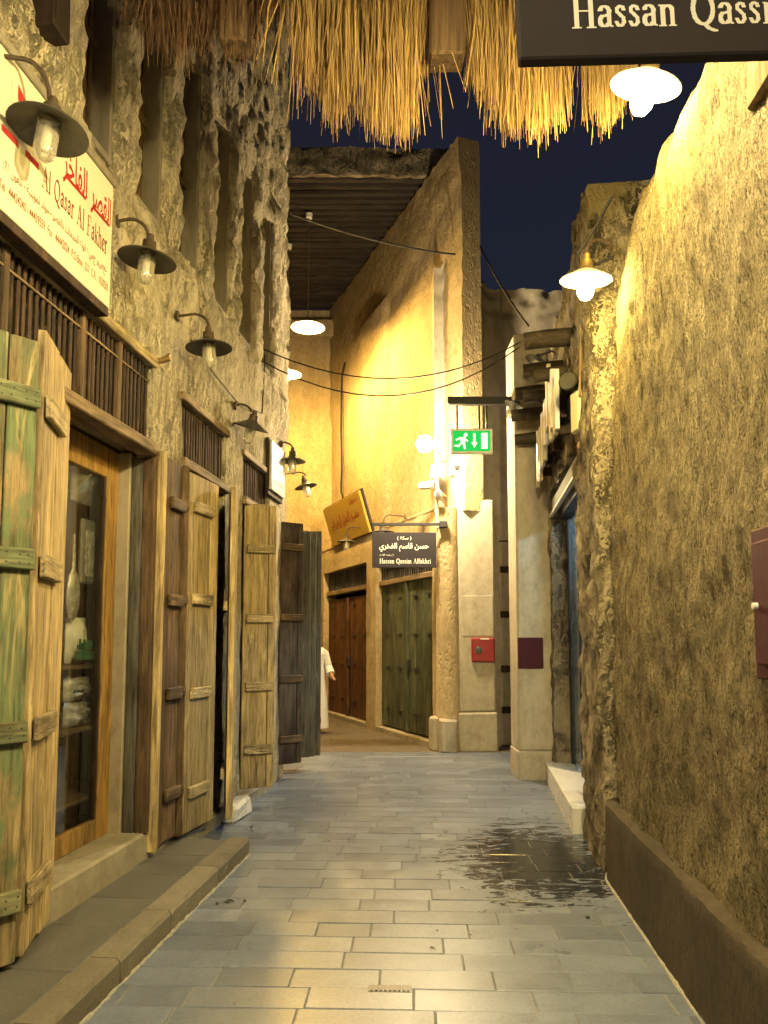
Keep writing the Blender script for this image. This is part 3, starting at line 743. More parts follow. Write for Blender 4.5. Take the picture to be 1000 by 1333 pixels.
# doors
def plank_door(x0, x1, z0, z1, n, mat, label, studs):
    d = bpy.data.objects.new('door', None); COL.objects.link(d); d.parent = fb; d['label'] = label
    w = (x1 - x0) / n
    for k in range(n):
        box('board', mat, d, x0 + k * w + 0.002, x0 + (k + 1) * w - 0.002, 0.12 + random.uniform(-0.004, 0.004), 0.165, z0, z1, 0.006)
    box('meeting_post', mat, d, (x0 + x1) / 2 - 0.05, (x0 + x1) / 2 + 0.05, 0.07, 0.118, z0, z1, 0.008)
    for zz in studs:
        for f in (0.13, 0.36, 0.64, 0.87):
            xx = x0 + (x1 - x0) * f
            box('strap', M['metal_dark'], d, xx - 0.09, xx + 0.09, 0.104, 0.117, zz - 0.018, zz + 0.018, 0.004)
    box('latch', M['metal_dark'], d, (x0 + x1) / 2 + 0.07, (x0 + x1) / 2 + 0.13, 0.06, 0.117, 1.10, 1.30, 0.006)
    return d
plank_door(gx0 + 0.01, gx1 - 0.01, 0.12, 2.60, 8, M['door_green'], 'double door of dark green planks', (0.42, 1.15, 1.72, 2.35))
plank_door(bx0 + 0.01, bx1 - 0.01, 0.10, 2.50, 8, M['door_red'], 'double door of reddish brown planks', (0.42, 1.15, 1.72, 2.35))
for a, b in ((gx0, gx1), (bx0, bx1)):
    box('head', M['wood_tan'], fb, a + 0.003, b - 0.003, 0.06, 0.20, 2.605, 2.69, 0.006)
    box('threshold', M['step_stone'], fb, a + 0.003, b - 0.003, 0.0, 0.25, -0.02, 0.09, 0.01)
    tr = MB().box(a, b, 0.22, 0.26, 2.6, 3.12, 0).build('transom', M['shop_dark'], fb)
    n = 26; bm_ = MB().tube([(0, 0, 2.69), (0, 0, 3.10)], 0.010, 6).mesh('bar', True); bm_.materials.append(M['wood_grey'])
    for k in range(n): link('bar', bm_, None, tr, (a + 0.03 + (b - a - 0.06) * k / (n - 1), 0.12, 0))
room(fb, gx0 - 0.1, gx1 + 0.1, 0.29, 1.2, -0.03, 3.2, M['shop_dark']); room(fb, bx0 - 0.1, bx1 + 0.1, 0.29, 1.2, -0.03, 3.2, M['shop_dark'])
# corner column, its chipped base stones
cc = MB()
cc.lathe([(0.20, 0.0), (0.20, 0.4), (0.185, 0.45), (0.18, 1.8), (0.175, 3.6), (0.0, 3.62)], 14, Matrix.Translation((0.20, 0.14, 0)))
cc.build('corner_column', M['plaster_far'], fb, True)
MB().box(0.0, 0.22, -0.10, 0.12, -0.02, 0.50, 0.03, None, 0.015).build('base_stone', M['plaster_smooth'], fb)
MB().box(0.25, 0.42, -0.04, 0.2, -0.02, 0.47, 0.03, None, 0.015).build('base_stone', M['plaster_grey'], fb)
# front wall facing up the lane
fw = thing('end_wall', 'grey plastered end wall with shallow pilasters and broken top', 'wall', (0.80, 11.95, 0))
def dend(x, z):
    d = 0.012 * fbm(x * 1.4, z * 1.3, 33.0) + 0.006 * fbm(x * 7, z * 5, 31.0)
    d += 0.045 * (1 - sm(abs(x - 0.28), 0.10, 0.14)) + 0.05 * (1 - sm(abs(x - 0.93), 0.13, 0.17)) * sm(z, 3.5, 3.55)
    if z > 7.0: d += 0.05 * fbm(x * 4, z * 4, 3.0)
    return d
def ecurve(c):
    if c.z > 6.0:
        tgt = 7.62 if c.x < 0.82 else 7.25
        tgt += 0.16 * fbm(c.x * 5, 0.2, 1.5, 3) * (1 if c.x < 0.82 else 0.25) - (0.35 * sm(c.x, 0.5, 0.82) if c.x < 0.82 else 0)
        c = Vector((c.x, c.y, 6.0 + (c.z - 6.0) * (tgt - 6.0) / 1.6))
    return c
dh = (1.00, 1.62, 0.0, 3.18)
sheet('wall', M['plaster_grey'], fw, lines(0.0, 5.0, 0.05, dh[:2]), lines(0, 7.6, 0.07, [3.18]), [dh], dend, 0.5, True, ecurve)
pd = bpy.data.objects.new('door', None); COL.objects.link(pd); pd.parent = fw; pd['label'] = 'pale plank door with dark cross battens behind the pillar'
for k in range(4): box('board', M['plaster_smooth'], pd, 1.005 + k * 0.153, 1.005 + k * 0.153 + 0.150, 0.02, 0.05, 0.02, 3.16, 0.004)
for zz in (0.55, 1.18, 2.02, 2.72): box('batten', M['wood_dark'], pd, 1.01, 1.61, -0.02, 0.018, zz - 0.05, zz + 0.05, 0.005)
# buttress pillar
bp = thing('buttress_pillar', 'pale square buttress with a red alarm box before the end wall', 'pillar', (1.10, 11.42, 0))
MB().box(0.0, 0.56, 0.0, 0.52, 0.56, 3.72, 0.03, None, 0.012).build('shaft', M['plaster_smooth'], bp)
MB().box(-0.012, 0.575, -0.014, 0.53, -0.02, 0.558, 0.025, None, 0.008).build('base', M['plaster_smooth'], bp)
box('panel', M['plaster_smooth'], bp, 0.06, 0.52, -0.008, 0.02, 1.68, 2.28, 0.005)
# back wall and far left wall of the covered lane
bw = thing('back_wall', 'plain ochre wall closing the covered lane under the pole roof', 'wall', (-5.0, 17.6, 0))
sheet('wall', M['plaster_far'], bw, lines(0, 6.5, 0.12), lines(0, 9.42, 0.12), [], lambda x, z: 0.03 * fbm(x, z, 7.0) + 0.015 * fbm(x * 5, z * 4, 9.0), 0.3)
box('tie_beam', M['plaster_far'], bw, 0, 6.5, -0.25, -0.04, 8.7, 9.1, 0.02)

# pole roof over the far lane
rf = thing('pole_roof', 'dark roof of close-set poles under a layer of mud', 'roof', (0, 0, 9.45))
y0, y1 = 12.45, 17.7
def wallx(y): return F0.x + (y - F0.y) * (-0.359 / 0.933) + 0.55
for k in range(27):
    yy = y0 + 0.12 + k * 0.195
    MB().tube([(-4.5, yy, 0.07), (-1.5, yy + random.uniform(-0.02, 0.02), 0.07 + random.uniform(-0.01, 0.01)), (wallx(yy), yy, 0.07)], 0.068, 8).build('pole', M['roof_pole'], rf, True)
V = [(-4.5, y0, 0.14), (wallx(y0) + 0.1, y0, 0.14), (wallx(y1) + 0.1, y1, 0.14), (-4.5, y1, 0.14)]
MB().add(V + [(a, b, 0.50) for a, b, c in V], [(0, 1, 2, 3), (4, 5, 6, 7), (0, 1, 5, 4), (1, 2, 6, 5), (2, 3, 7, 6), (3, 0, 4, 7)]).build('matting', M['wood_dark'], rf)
nx = 70; L_ = wallx(y0) + 4.6
sheet('mud_edge', M['rubble'], rf, [-4.5 + L_ * i / nx for i in range(nx + 1)], [0.06, 0.11, 0.18, 0.25, 0.32, 0.40, 0.48, 0.55], [], lambda x, z: 0.05 * fbm(x * 3, z * 7, 3.0) + 0.03 - y0, 12.5, True,
      lambda c: Vector((c.x, c.y, c.z + 0.04 * fbm(c.x * 2.3, 0, 1) - 0.03 * (c.x + 1.5) * 0.3)))

# ================================================================== LETTERING
AF = {'ا': (0xFE8D, 0xFE8E, 0, 0), 'ب': (0xFE8F, 0xFE90, 0xFE91, 0xFE92), 'ت': (0xFE95, 0xFE96, 0xFE97, 0xFE98), 'ح': (0xFEA1, 0xFEA2, 0xFEA3, 0xFEA4),
      'خ': (0xFEA5, 0xFEA6, 0xFEA7, 0xFEA8), 'د': (0xFEA9, 0xFEAA, 0, 0), 'ر': (0xFEAD, 0xFEAE, 0, 0), 'س': (0xFEB1, 0xFEB2, 0xFEB3, 0xFEB4), 'ص': (0xFEB9, 0xFEBA, 0xFEBB, 0xFEBC),
      'ف': (0xFED1, 0xFED2, 0xFED3, 0xFED4), 'ق': (0xFED5, 0xFED6, 0xFED7, 0xFED8), 'ك': (0xFED9, 0xFEDA, 0xFEDB, 0xFEDC), 'ل': (0xFEDD, 0xFEDE, 0xFEDF, 0xFEE0),
      'م': (0xFEE1, 0xFEE2, 0xFEE3, 0xFEE4), 'ن': (0xFEE5, 0xFEE6, 0xFEE7, 0xFEE8), 'ه': (0xFEE9, 0xFEEA, 0xFEEB, 0xFEEC), 'و': (0xFEED, 0xFEEE, 0, 0), 'ي': (0xFEF1, 0xFEF2, 0xFEF3, 0xFEF4), 'ة': (0xFE93, 0xFE94, 0, 0)}
def ar(s):
    out = []
    for i, c in enumerate(s):
        if c not in AF: out.append({'(': ')', ')': '('}.get(c, c)); continue
        prev = i > 0 and s[i - 1] in AF and AF[s[i - 1]][2] != 0
        nxt = i < len(s) - 1 and s[i + 1] in AF and AF[c][2] != 0
        out.append(chr(AF[c][(3 if nxt else 1) if prev else (2 if nxt else 0)]))
    return ''.join(reversed(out))
_tc = bpy.data.curves.new('lettering', 'FONT'); _to = bpy.data.objects.new('lettering', _tc); _tc.resolution_u = 3
def _raw(body):
    _tc.body = body; me = bpy.data.meshes.new_from_object(_to)
    v = [tuple(p.co) for p in me.vertices]; f = [tuple(p.vertices) for p in me.polygons]; bpy.data.meshes.remove(me); return v, f
def text(mb, body, x, z, w, h, y, bold=0.0, M4=None):
    """sets body into the rectangle x..x+w, baseline z, letters about h tall, on the plane y (facing -y)"""
    _tc.offset = bold; bar = max(p[0] for p in _raw('|')[0]); pieces = []
    for k, ch in enumerate(body):
        if ch == ' ': continue
        adv = max(p[0] for p in _raw(body[:k] + '|')[0]) - bar; v, f = _raw(ch)
        if v: pieces.append((adv, v, f))
    if not pieces: return
    mx = max(a + p[0] for a, v, f in pieces for p in v); mn = min(a + p[0] for a, v, f in pieces for p in v)
    k_ = w / (mx - mn)
    for i, (a, v, f) in enumerate(pieces):
        mb.add([(x + (a + p[0] - mn) * k_, y - 0.0003 * (i % 2), z + p[1] * h / 0.7) for p in v], f, M4)
    _tc.offset = 0.0
def arc(cx, cy, rx, ry, a0, a1, n=14):
    return [(cx + rx * math.cos(R(a0 + (a1 - a0) * i / n)), cy + ry * math.sin(R(a0 + (a1 - a0) * i / n))) for i in range(n + 1)]
T_ = 'thin'
GL = {
 'H': (0.98, [[(.2, 0), (.2, 1)], [(.75, 0), (.75, 1)], (T_, [(.2, .52), (.75, .52)]), (T_, [(.04, 0), (.36, 0)]), (T_, [(.04, 1), (.36, 1)]), (T_, [(.59, 0), (.91, 0)]), (T_, [(.59, 1), (.91, 1)])]),
 'a': (0.62, [[(.44, .06), (.44, .48)], arc(.28, .48, .17, .17, 0, 165), arc(.26, .19, .16, .17, 75, 330), (T_, [(.30, .37), (.44, .42)]), (T_, [(.44, .05), (.56, .02)])]),
 's': (0.52, [('mid', [(.38, .52), (.34, .62), (.23, .65), (.13, .58), (.13, .47), (.25, .37), (.36, .27), (.37, .13), (.27, .03), (.15, .04), (.09, .16)])]),
 'n': (0.72, [[(.17, 0), (.17, .62)], arc(.35, .43, .18, .21, 160, 0), [(.53, 0), (.53, .43)], (T_, [(.05, 0), (.29, 0)]), (T_, [(.41, 0), (.65, 0)]), (T_, [(.05, .63), (.17, .64)])]),
 'm': (1.05, [[(.17, 0), (.17, .62)], arc(.34, .43, .17, .21, 160, 0), [(.51, 0), (.51, .43)], arc(.68, .43, .17, .21, 160, 0), [(.85, 0), (.85, .43)], (T_, [(.05, 0), (.29, 0)]), (T_, [(.40, 0), (.62, 0)]), (T_, [(.74, 0), (.97, 0)])]),
 'i': (0.36, [[(.18, 0), (.18, .62)], (T_, [(.05, 0), (.31, 0)]), (T_, [(.06, .63), (.18, .64)]), [(.18, .86), (.18, .90)]]),
 'l': (0.36, [[(.18, 0), (.18, 1)], (T_, [(.05, 0), (.31, 0)]), (T_, [(.06, 1), (.18, 1)])]),
 'h': (0.72, [[(.17, 0), (.17, 1)], arc(.35, .43, .18, .21, 160, 0), [(.53, 0), (.53, .43)], (T_, [(.05, 0), (.29, 0)]), (T_, [(.41, 0), (.65, 0)]), (T_, [(.05, 1), (.17, 1)])]),
 'k': (0.70, [[(.17, 0), (.17, 1)], (T_, [(.20, .26), (.52, .62)]), [(.32, .40), (.55, 0)], (T_, [(.05, 0), (.29, 0)]), (T_, [(.44, 0), (.68, 0)]), (T_, [(.40, .63), (.64, .63)])]),
 'r': (0.52, [[(.17, 0), (.17, .62)], arc(.33, .44, .16, .19, 160, 50), (T_, [(.05, 0), (.31, 0)]), (T_, [(.05, .63), (.17, .64)])]),
 'f': (0.42, [[(.18, 0), (.18, .80)], arc(.32, .80, .14, .18, 180, 40), (T_, [(.05, .63), (.36, .63)]), (T_, [(.05, 0), (.33, 0)])]),
 'e': (0.56, [arc(.29, .32, .20, .31, 20, 320), (T_, [(.10, .36), (.48, .36)])]),
 'A': (0.98, [(T_, [(.14, 0), (.46, 1)]), [(.46, 1), (.80, 0)], (T_, [(.25, .34), (.66, .34)]), (T_, [(.02, 0), (.27, 0)]), (T_, [(.64, 0), (.96, 0)])]),
 'Q': (1.02, [arc(.48, .5, .37, .49, 0, 360, 30), [(.50, .04), (.66, -.12), (.92, -.20)]]),
 'F': (0.80, [[(.2, 0), (.2, 1)], (T_, [(.2, 1), (.68, 1), (.70, .82)]), (T_, [(.2, .52), (.52, .52)]), (T_, [(.04, 0), (.38, 0)])]),
 ' ': (0.48, []),
}
def pen_text(mb, body, x, z, w, h, y, pen=0.16, thin=0.05, ang=0.0, res=36, M4=None):
    """serif or broad-nib lettering: strokes stamped on a fine raster, runs joined to quads (no overlap)"""
    tot = sum(GL[c][0] for c in body); W = int(tot * res) + 4; Hh = int(1.45 * res); G = np.zeros((Hh, W), bool); base = int(0.28 * res); ox = 0.0
    ca, sa = math.cos(ang), math.sin(ang)
    yy, xx = np.mgrid[0:Hh, 0:W]
    for c in body:
        adv, st = GL[c]
        for s in st:
            wd = pen
            if isinstance(s, tuple): wd = {'thin': 0.0, 'mid': pen * 0.8}[s[0]]; pts = s[1]
            else: pts = s
            a = max(wd, thin) / 2 * res; b = thin / 2 * res
            for (x0, z0), (x1, z1) in zip(pts[:-1], pts[1:]):
                n = max(1, int(math.hypot(x1 - x0, z1 - z0) * res * 1.2))
                for i in range(n + 1):
                    cx = (ox + x0 + (x1 - x0) * i / n) * res; cz = base + (z0 + (z1 - z0) * i / n) * res
                    i0, i1 = max(0, int(cx - a - b) - 1), min(W, int(cx + a + b) + 2); j0, j1 = max(0, int(cz - a - b) - 1), min(Hh, int(cz + a + b) + 2)
                    dx = xx[j0:j1, i0:i1] + 0.5 - cx; dz = yy[j0:j1, i0:i1] + 0.5 - cz
                    u = dx * ca + dz * sa; v = -dx * sa + dz * ca
                    G[j0:j1, i0:i1] |= (np.abs(u) <= a) & (np.abs(v) <= b)
        ox += adv
    kx = w / (tot * res); kz = h / res
    for j in range(Hh):
        row = G[j]; i = 0
        while i < W:
            if row[i]:
                i2 = i
                while i2 < W and row[i2]: i2 += 1
                mb.add([(x + i * kx, y, z + (j - base) * kz), (x + i2 * kx, y, z + (j - base) * kz), (x + i2 * kx, y, z + (j + 1 - base) * kz), (x + i * kx, y, z + (j + 1 - base) * kz)], [(0, 1, 2, 3)], M4); i = i2
            else: i += 1

# ------------------------------------------------------------------ signs
def lane_sign(loc, W, H, label, bar=None, tilt=0.0):
    """slate street sign; origin at its lower left corner"""
    r = thing('street_sign', label, 'sign', loc, 0.0); r.rotation_euler = (0, tilt, 0)
    box('panel', M['sign_slate'], r, 0, W, 0, 0.03, 0, H, 0.004)
    m = MB()
    text(m, ar('( سكة )'), W * 0.39, H * 0.80, W * 0.22, H * 0.085, -0.0015, 0.012)
    text(m, ar('حسن قاسم الفخري'), W * 0.11, H * 0.545, W * 0.77, H * 0.15, -0.0015, 0.022)
    text(m, ar('( رحمه الله )'), W * 0.12, H * 0.34, W * 0.21, H * 0.05, -0.0015, 0.005)
    pen_text(m, 'Hassan Qassim Alfakhri', W * 0.115, H * 0.12, W * 0.80, H * 0.135, -0.0015, 0.17, 0.055, 0.0, 44)
    m.build('lettering', M['ink_white'], r, fix=False)
    return r
# the near one, seen from below at the head of the lane
NW = 0.96
p = at(677, 76, 1.5)
ns = lane_sign((p.x, 1.5, p.z), NW, 0.53, 'dark slate street sign overhead with white serif letters', tilt=R(-1.6))
box('hanger', M['metal_dark'], ns, 0.12, 0.16, 0.005, 0.025, 0.53, 0.80, 0.003)
box('hanger', M['metal_dark'], ns, 0.78, 0.82, 0.005, 0.025, 0.53, 0.80, 0.003)
box('bracket_bar', M['metal_dark'], ns, -0.05, 1.0, 0.0, 0.03, 0.80, 0.84, 0.004)
# the far one on the corner
p = at(484.5, 739, 11.25); p2 = at(568, 693, 11.25); SW_, SH_ = p2.x - p.x, p2.z - p.z
fs = lane_sign((p.x, 11.25, p.z), SW_, SH_, 'dark slate street sign hanging before the green door')
for f in (0.13, 0.80): box('hanger', M['metal_dark'], fs, SW_ * f - 0.015, SW_ * f + 0.015, 0.005, 0.025, SH_, SH_ + 0.10, 0.003)
box('bracket_bar', M['metal_dark'], fs, -0.01, SW_ + 0.14, 0.0, 0.03, SH_ + 0.10, SH_ + 0.145, 0.004)
box('wall_plate', M['metal_dark'], fs, SW_ + 0.05, SW_ + 0.17, -0.004, 0.16, SH_ + 0.08, SH_ + 0.17, 0.004)
# shop sign on the left wall
OFF = 0.10
(sa_, zTL) = onL(12, 47, OFF); (sb_, zTR) = onL(148, 237, OFF); zb_ = onL(135, 395, OFF)[1]
sa_ -= 0.06; SW2 = sb_ - sa_; SZ = (zb_ + 0.0); SH2 = zTR - zb_ - 0.03
q = Lp(sa_, OFF)
sg = thing('shop_sign', 'cream shop sign board with red Arabic and Latin lettering above the glazed door', 'sign', (q.x, q.y, SZ), LROT)
box('panel', M['sign_cream'], sg, 0, SW2, 0.0, 0.05, 0, SH2, 0.004)
box('top_cap', M['jamb_grey'], sg, -0.02, SW2 + 0.02, -0.015, 0.13, SH2, SH2 + 0.05, 0.006)
box('bottom_strip', M['wood_dark'], sg, 0.0, SW2, 0.005, 0.09, -0.05, -0.002, 0.004)  # dark strip along the lower edge of the panel
m = MB(); W, H = SW2, SH2
text(m, ar('القصر'), W * 0.765, H * 0.66, W * 0.215, H * 0.20, -0.0015, 0.015); text(m, ar('الفاخر'), W * 0.50, H * 0.66, W * 0.225, H * 0.20, -0.0015, 0.015)
for a, b, c, d in ((0.79, 0.965, 0.635, 0.66), (0.53, 0.715, 0.635, 0.66)): m.box(W * a, W * b, -0.0026, -0.0021, H * c, H * d)
m.build('arabic_name', M['ink_red'], sg, fix=False)
for pl in ([(.13, .88), (.17, .84), (.28, .72), (.28, .62), (.09, .62), (.17, .72), (.13, .79)], [(.03, .52), (.14, .52), (.15, .48), (.03, .48)], [(.20, .52), (.30, .52), (.30, .48), (.20, .48)]):
    MB().prism([(W * x, H * z) for x, z in pl], -0.003, -0.0005).build('emblem', M['ink_red'], sg)
tot_ = sum(GL[ch][0] for ch in 'Al Qasar Al Fakher'); xo = 0.0
for word in 'Al Qasar Al Fakher'.split():
    ww_ = sum(GL[ch][0] for ch in word); m = MB()
    pen_text(m, word, W * (0.33 + 0.62 * xo / tot_), H * 0.40, W * 0.62 * ww_ / tot_, H * 0.15, -0.0015, 0.16, 0.05, R(40), 34)
    m.build('lettering', M['ink_brown'], sg, fix=False); xo += ww_ + GL[' '][0]
m = MB(); text(m, ar('تحضير جميع انواع الخدمات بالقصر - مواد تموينية - تلفون 17:'), W * 0.05, H * 0.255, W * 0.90, H * 0.06, -0.0015, 0.004)
m.build('contact_line', M['ink_brown'], sg, fix=False); m = MB()
text(m, 'Tel : 44424240 / 44439559  Fax : 44442024  P.O.Box : 557  C.R. : 15375/3', W * 0.03, H * 0.12, W * 0.94, H * 0.062, -0.0015, 0.004)
m.build('contact_line', M['ink_brown'], sg, fix=False)
# white sign further along the left wall, seen almost edge-on
(s0_, _), (s1_, z1_) = onL(352, 560, 0.07), onL(371.5, 590, 0.07); z0_ = onL(371.5, 650, 0.07)[1]
s0_ = s1_ - 0.60; q = Lp(s0_, 0.07)
ws = thing('sign_board', 'white sign board on the left wall beyond the third shop', 'sign', (q.x, q.y, z0_), LROT)
box('panel', M['metal_white'], ws, 0, s1_ - s0_, 0, 0.03, 0, z1_ - z0_, 0.004)
for k in range(3): box('print', M['shade_grey'], ws, 0.08, s1_ - s0_ - 0.1, -0.0015, -0.0005, 0.10 + k * 0.16, 0.125 + k * 0.16, 0)
box('backing', M['wood_dark'], ws, -0.03, s1_ - s0_ + 0.01, 0.031, 0.07, -0.06, z1_ - z0_ + 0.03, 0.005)
# yellow tilted sign on the ledge above the red door
(x0_, zt) = onF(428, 650, -0.15); (x1_, _) = onF(475, 640, -0.15)
ys = thing('shop_sign', 'yellow sign board tilted forward on the ledge above the reddish doors', 'sign', (0, 0, 0))
Mf = Matrix.Translation((F0.x, F0.y, 0)) @ Matrix.Rotation(FROT, 4, 'Z')
ys.location = Mf @ Vector((x0_, -0.05, 3.62)); ys.rotation_euler = (R(17), 0, FROT)
YW, YH = x1_ - x0_, 0.80
box('panel', M['yellow_sign'], ys, 0, YW, 0, 0.05, 0, YH, 0.006)
box('frame', M['metal_dark'], ys, -0.03, YW + 0.03, 0.052, 0.10, -0.02, YH + 0.03, 0.006)
m = MB(); text(m, ar('مخبز النخيل الشرقي'), YW * 0.12, YH * 0.45, YW * 0.76, YH * 0.22, -0.002, 0.03); m.build('lettering', M['ink_red'], ys, fix=False); m = MB(); text(m, ar('سوق'), YW * 0.72, YH * 0.82, YW * 0.2, YH * 0.10, -0.002, 0.02)
m.build('lettering', M['ink_red'], ys, fix=False)

# exit sign hanging from a bar
EY = 9.3; e0, e1 = at(590, 587, EY), at(638, 561, EY)
ex = thing('exit_sign', 'lit green exit sign with running figure hanging from a dark bar', 'sign', (e0.x, EY, e0.z))
EW, EH = e1.x - e0.x, e1.z - e0.z
box('housing', M['metal_white'], ex, -0.03, EW + 0.03, 0.003, 0.07, -0.03, EH + 0.03, 0.006)
MB().box(0, EW, -0.004, 0.002, 0, EH, 0).build('panel', M['exit_green'], ex)
m = MB(); u = EH
m.lathe([(0.001, 0.0), (u * 0.10, 0.0)], 12, Matrix.Translation((u * 0.62, -0.006, u * 0.80)) @ Matrix.Rotation(R(90), 4, 'X'))
for pl in ([(.30, .68), (.62, .70), (.60, .38), (.42, .34)], [(.12, .58), (.34, .68), (.34, .58), (.16, .50)], [(.44, .36), (.30, .18), (.06, .22), (.06, .30), (.28, .30), (.36, .42)], [(.46, .38), (.60, .40), (.64, .08), (.54, .08)], [(.60, .66), (.76, .50), (.70, .44), (.58, .56)],
           [(1.0, .88), (1.12, .88), (1.12, .42), (1.22, .42), (1.06, .14), (.90, .42), (1.0, .42)], [(1.40, .10), (1.72, .10), (1.72, .90), (1.40, .90)]):
    s = EW / (1.85 * u); m.add([(x * u * s, -0.0065, z * u) for x, z in pl], [tuple(range(len(pl)))])
m.build('pictogram', M['exit_white'], ex, fix=False)
for f in (0.12, 0.72, 0.92): box('hanger', M['metal_dark'], ex, EW * f - 0.012, EW * f + 0.012, 0.02, 0.045, EH + 0.03, at(600, 527, EY).z - e0.z, 0.003)
bz_ = at(600, 521, EY).z - e0.z
box('bracket_bar', M['metal_dark'], ex, at(583, 521, EY).x - e0.x, 0.90, 0.0, 0.09, bz_ - 0.045, bz_ + 0.05, 0.006)

# ------------------------------------------------------------------ barn lamps
def lamp(centre, attach, lit, label, dia=0.345, tilt=(0, 0), group=None, mat='lamp_yellow', bulb=True, shade='shade_grey'):
    c = Vector(centre); a = Vector(attach)
    r = thing('barn_lamp', label, 'lamp', a, 0.0, group)
    d = c - a; top = d + Vector((0, 0, 0.15))
    h = Vector((d.x, d.y, 0)); hl = max(h.length, 0.05); hn = h.normalized()
    pts = [Vector((0, 0, 0))]
    rise = max(top.z + 0.06, 0.02)
    mid = hn * max(0.02, hl - 0.11)
    pts += [mid * 0.5 + Vector((0, 0, rise * 0.55)), mid + Vector((0, 0, rise))]
    for k in range(1, 6):
        q_ = k / 5 * math.pi / 2
        pts.append(mid + hn * (hl - mid.length) * math.sin(q_) + Vector((0, 0, rise - (rise - top.z) * (1 - math.cos(q_)))))
    MB().tube(pts, 0.011, 8).build('arm', M['metal_rust'], r, True)
    MB().lathe([(0.0, -0.012), (0.042, -0.012), (0.042, 0.006), (0.0, 0.006)], 12, Matrix.Translation((0, 0, 0)) @ hn.to_track_quat('Z', 'Y').to_matrix().to_4x4()).build('wall_plate', M['metal_rust'], r, True)
    T = Matrix.Translation(d) @ Matrix.Rotation(tilt[0], 4, 'X') @ Matrix.Rotation(tilt[1], 4, 'Y')
    R_ = dia / 2
    MB().lathe([(0.0, 0.16), (0.022, 0.16), (0.026, 0.12), (0.042, 0.115), (0.045, 0.07), (0.055, 0.055), (0.0, 0.05)], 14, T).build('socket', M['brass' if lit else 'metal_rust'], r, True)
    MB().lathe([(0.05, 0.055), (0.075, 0.045), (R_ * 0.8, 0.012), (R_, -0.004), (R_ + 0.003, -0.010), (R_, -0.012), (R_ * 0.8, 0.002), (0.075, 0.034), (0.05, 0.045), (0.05, 0.055)], 30, T).build('shade', M['shade_enamel' if lit else shade], r, True)
    if lit:
        MB().lathe([(0.0, 0.03), (0.040, 0.03), (0.050, -0.01), (0.056, -0.06), (0.050, -0.10), (0.030, -0.13), (0.0, -0.138)], 14, T).build('bulb', M[mat], r, True)
    else:
        MB().lathe([(0.052, 0.035), (0.052, -0.11), (0.046, -0.14), (0.028, -0.16), (0.0, -0.166)], 18, T).build('glass_jar', M['jar_glass'], r, True)
        MB().lathe([(0.0, 0.03), (0.016, 0.03), (0.022, -0.03), (0.022, -0.09), (0.010, -0.115), (0.0, -0.118)], 10, T).build('bulb', M['shade_enamel'], r, True)
    return r
OFFG = 'unlit barn lamps on the left wall'
for (px, py, Y, apx, apy, aoff, dia, tl, lab) in (
        (63, 168, 3.42, None, None, 0.0, 0.36, (R(-4), R(5)), 'unlit barn lamp overlapping the cream shop sign'),
        (192, 337, 4.70, None, None, 0.0, 0.36, (0, R(6)), 'unlit barn lamp on bare wall just past the cream shop sign'),
        (272, 452, 5.72, None, None, 0.0, 0.35, (0, R(-3)), 'unlit pale barn lamp above the second shop grille'),
        (327, 556, 7.20, None, None, 0.0, 0.34, (R(10), R(16)), 'unlit barn lamp drooping between the second and third shop grilles'),
        (381, 600, 9.0, None, None, 0.0, 0.31, (0, 0), 'unlit barn lamp by the white sign board')):
    c = at(px, py, Y); d_ = Vector((math.cos(LROT), math.sin(LROT))); s = Vector((c.x - LA, c.y)).dot(d_)
    w = Lp(s - 0.04, 0.02, c.z + (0.24 if px < 300 else 0.2))
    if px == 63: w = Lp(s - 0.12, 0.03, c.z + 0.30)
    lamp(c, w, False, lab, dia, tl, None)
c = at(398, 633, 11.0); lamp(c, (c.x - 0.42, 11.02, c.z + 0.16), False, 'small tilted unlit barn lamp against the ochre wall', 0.33, (0, R(-14)))
L1 = at(841, 110, 3.45); lamp(L1, Rw(3.5, 0.02, L1.z + 0.28), True, 'brightly lit barn lamp under the overhead street sign', 0.33, (R(15), R(11)))
L2 = at(763, 363, 4.82); lamp(L2, Rw(4.86, 0.03, L2.z + 0.26), True, 'lit yellow barn lamp at the far end of the mud wall', 0.33, (R(7), R(2)))
# unseen lamps: one behind the viewpoint, one added to light the left wall
lamp((-1.45, -0.6, 3.75), Lp(-0.62, 0.01, 3.95), True, 'lit barn lamp behind the viewpoint on the shuttered building', 0.33, mat='lamp_back')
lamp((0.70, 1.90, 4.20), Rw(1.90, 0.0, 4.28), True, 'unseen lit barn lamp added above the street sign to light the left wall', 0.33, mat='lamp_fill')
# pendant lamps in the covered lane
def pendant(c, ztop, label, dia=0.5):
    r = thing('pendant_lamp', label, 'lamp', (c.x, c.y, c.z))
    MB().tube([(0, 0, 0.1), (0, 0, ztop - c.z)], 0.010, 6).build('rod', M['metal_rust'], r, True)
    MB().lathe([(0.0, 0.10), (0.07, 0.08), (0.06, 0.0), (0.0, 0.0)], 12, Matrix.Translation((0, 0, ztop - c.z - 0.1))).build('ceiling_rose', M['metal_white'], r, True)
    MB().lathe([(0.0, 0.14), (0.04, 0.12), (0.05, 0.07), (dia * 0.4, 0.02), (dia * 0.5, -0.01), (dia * 0.4, 0.01), (0.05, 0.055), (0.0, 0.06)], 26).build('shade', M['shade_enamel'], r, True)
    MB().lathe([(0.0, 0.05), (0.07, 0.03), (0.085, -0.03), (0.06, -0.10), (0.0, -0.13)], 14).build('bulb', M['lamp_warm'], r, True)
pendant(at(401, 426, 13.5), 9.45, 'lit pendant lamp hanging on a long rod from the pole roof', 0.60)
pendant(at(374, 487, 14.6), 9.45, 'second lit pendant lamp half hidden by the corner of the shuttered building', 0.55)

